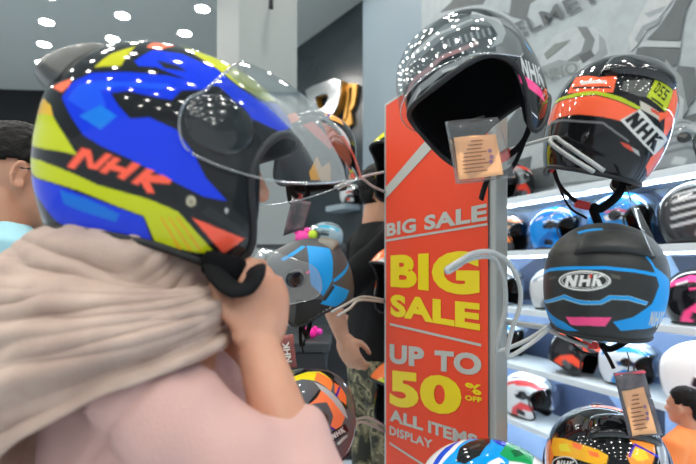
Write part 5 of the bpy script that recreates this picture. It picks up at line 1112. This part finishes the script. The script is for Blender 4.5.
# ---------------------------------------------------------------- price tags in clear bags
def tag_card(label, quad, Y, face, card=None, lines=6, band=None, string=None, ink='#7d4c33', cat='price tag', words=()):
    """quad TL, TR, BR, BL in photo pixels fixes the bag's place and tilt at depth Y; card the same for the printed slip"""
    q = [P(x, y, Y) for x, y in quad]
    t = thing('price_tag', label, cat, (q[0] + q[1]) / 2)
    nrm = (q[1] - q[0]).cross(q[3] - q[0]).normalized()
    if nrm.y > 0: nrm = -nrm
    def slab(c, off, th, m, name, bulge=0.0):
        n = 8; v = []; f = []
        for side in (0, 1):
            for i in range(n + 1):
                for j in range(n + 1):
                    u, w = i / n, j / n
                    p = (c[0] * (1-u) + c[1] * u) * (1-w) + (c[3] * (1-u) + c[2] * u) * w
                    bl = bulge * math.sin(math.pi * u) * math.sin(math.pi * w) * (1 if side == 0 else -1) + .0025 * math.sin(5 * u + 3 * w)
                    v.append(p + nrm * (off + bl + (th / 2 if side == 0 else -th / 2)))
        N = (n + 1) ** 2
        for i in range(n):
            for j in range(n):
                a = i * (n + 1) + j
                f.append((a, a + 1, a + n + 2, a + n + 1)); f.append((N + a, N + a + n + 1, N + a + n + 2, N + a + 1))
        ring = [j for j in range(n + 1)] + [i * (n + 1) + n for i in range(1, n + 1)] + [n * (n + 1) + j for j in range(n - 1, -1, -1)] + [i * (n + 1) for i in range(n - 1, 0, -1)]
        for a, b in zip(ring, ring[1:] + ring[:1]): f.append((a, a + N, b + N, b))
        return mesh(name, v, f, m, t)
    if face: slab(q, -.001, .001, face, 'backing_card')
    if card:
        cq = [P(x, y, Y) for x, y in card]
        slab(cq, .0012, .001, mat('tag_card', '#ffc18c', .7, noise_amt=.06, noise_scale=30), 'slip')
        im = mat('tag_ink' + ink.strip('#'), ink, .8)
        lerp = lambda u, w: (cq[0] * (1-u) + cq[1] * u) * (1-w) + (cq[3] * (1-u) + cq[2] * u) * w + nrm * .0036
        rnd = random.Random(lines); m_ = MB()
        for k in range(lines):
            w = .12 + .72 * k / max(1, lines - 1); u1 = .58 + .15 * rnd.random()
            h_ = .022
            m_.add([lerp(.12, w), lerp(u1, w), lerp(u1, w + h_), lerp(.12, w + h_)], [(0, 1, 2, 3)])
        m_.build('printed_lines', im, t, smooth=False)
        m_ = MB()
        for (u, w) in ((.78, .40), (.80, .55), (.77, .66)):
            ring = [lerp(u + .035 * math.cos(a), w + .03 * math.sin(a)) for a in np.linspace(0, 2 * math.pi, 12, endpoint=False)]
            m_.tube([p + nrm * .0006 for p in ring], .0007, 5, closed=True)
        m_.build('pen_mark', mat('pen_blue', '#4a3f9a', .6), t)
    if band:
        bq = [P(x, y, Y) for x, y in band]
        slab(bq, .0012, .0008, mat('tag_band', '#d9506a', .6), 'seal_strip')
    slab(q, .0, .002, BAG, 'clear_bag', .003)
    if string: MB().tube(smooth_path([P(*s_) for s_ in string], 5), .0012, 6).build('string', mat('tag_string', '#26272a', .8), t)
    return t, q, nrm
darkcard = mat('tag_backing', '#4b4650', .5, color2='#7a6a70', noise_scale=40)
tag_card('tan price slip in a clear bag hanging under the tilted black helmet', [(445, 122), (498, 117), (515, 178), (456, 184)], .76, None,
         [(453.6, 138), (496, 134), (502.5, 175), (458.5, 180)], 9, string=[(470, 121, .762), (474, 119, .77), (484, 116, .80)])
tag_card('tall orange price slip in a clear bag hanging below the blue and black helmet', [(613.5, 373), (644.5, 370), (661.5, 434), (629, 438.5)], .90, darkcard,
         [(621, 391), (644, 387), (655.5, 432.5), (632, 436)], 9, band=[(614, 373.5), (644.6, 370.5), (645, 372.5), (614.5, 375.5)], string=[(628, 372, .90), (629, 360, .92), (627, 352, .95)])
tag_card('empty clear plastic bag hanging edge-on over the blue and black helmet', [(627, 200), (637, 203), (661, 256), (652, 256)], .86, None, None, string=[(631, 202, .86), (629, 194, .89), (627, 186, .92)])
rt, rq, rn = tag_card('red hang tag with lettering below the blue striped helmet', [(276.5, 336), (293, 334), (297, 367), (284.5, 368)], 1.30, mat('tag_red', '#c4513f', .6, color2='#8e3a34', noise_scale=45), None, string=[(285, 335, 1.3), (287, 328, 1.33)])
tag_card('dark booklet tag in a clear bag behind the blue striped helmet', [(292, 198), (311.5, 202), (303.5, 229), (283, 236)], 1.62, mat('tag_dark', '#2a2c33', .5, color2='#7c5660', noise_scale=26), None, string=[(301, 200, 1.62), (305, 192, 1.5)])
# white lettering down the red hang tag
cu = bpy.data.curves.new('t', 'FONT'); cu.body = 'NHK'; cu.offset = .03
o = bpy.data.objects.new('t', cu); COL.objects.link(o); dg = bpy.context.evaluated_depsgraph_get(); me = bpy.data.meshes.new_from_object(o.evaluated_get(dg)); bpy.data.objects.remove(o)
co = np.array([p.co[:] for p in me.vertices]); lo, hi = co.min(0), co.max(0); v = []
for p in co:
    u = .25 + .45 * (1 - (p[1] - lo[1]) / (hi[1] - lo[1])); w = .82 - .62 * (p[0] - lo[0]) / (hi[0] - lo[0])
    v.append((rq[0] * (1-u) + rq[1] * u) * (1-w) + (rq[3] * (1-u) + rq[2] * u) * w + rn * .006)
mesh('lettering', v, [tuple(p.vertices) for p in me.polygons], mat('tag_white', '#e8e2d8', .6), rt, smooth=False); bpy.data.meshes.remove(me)
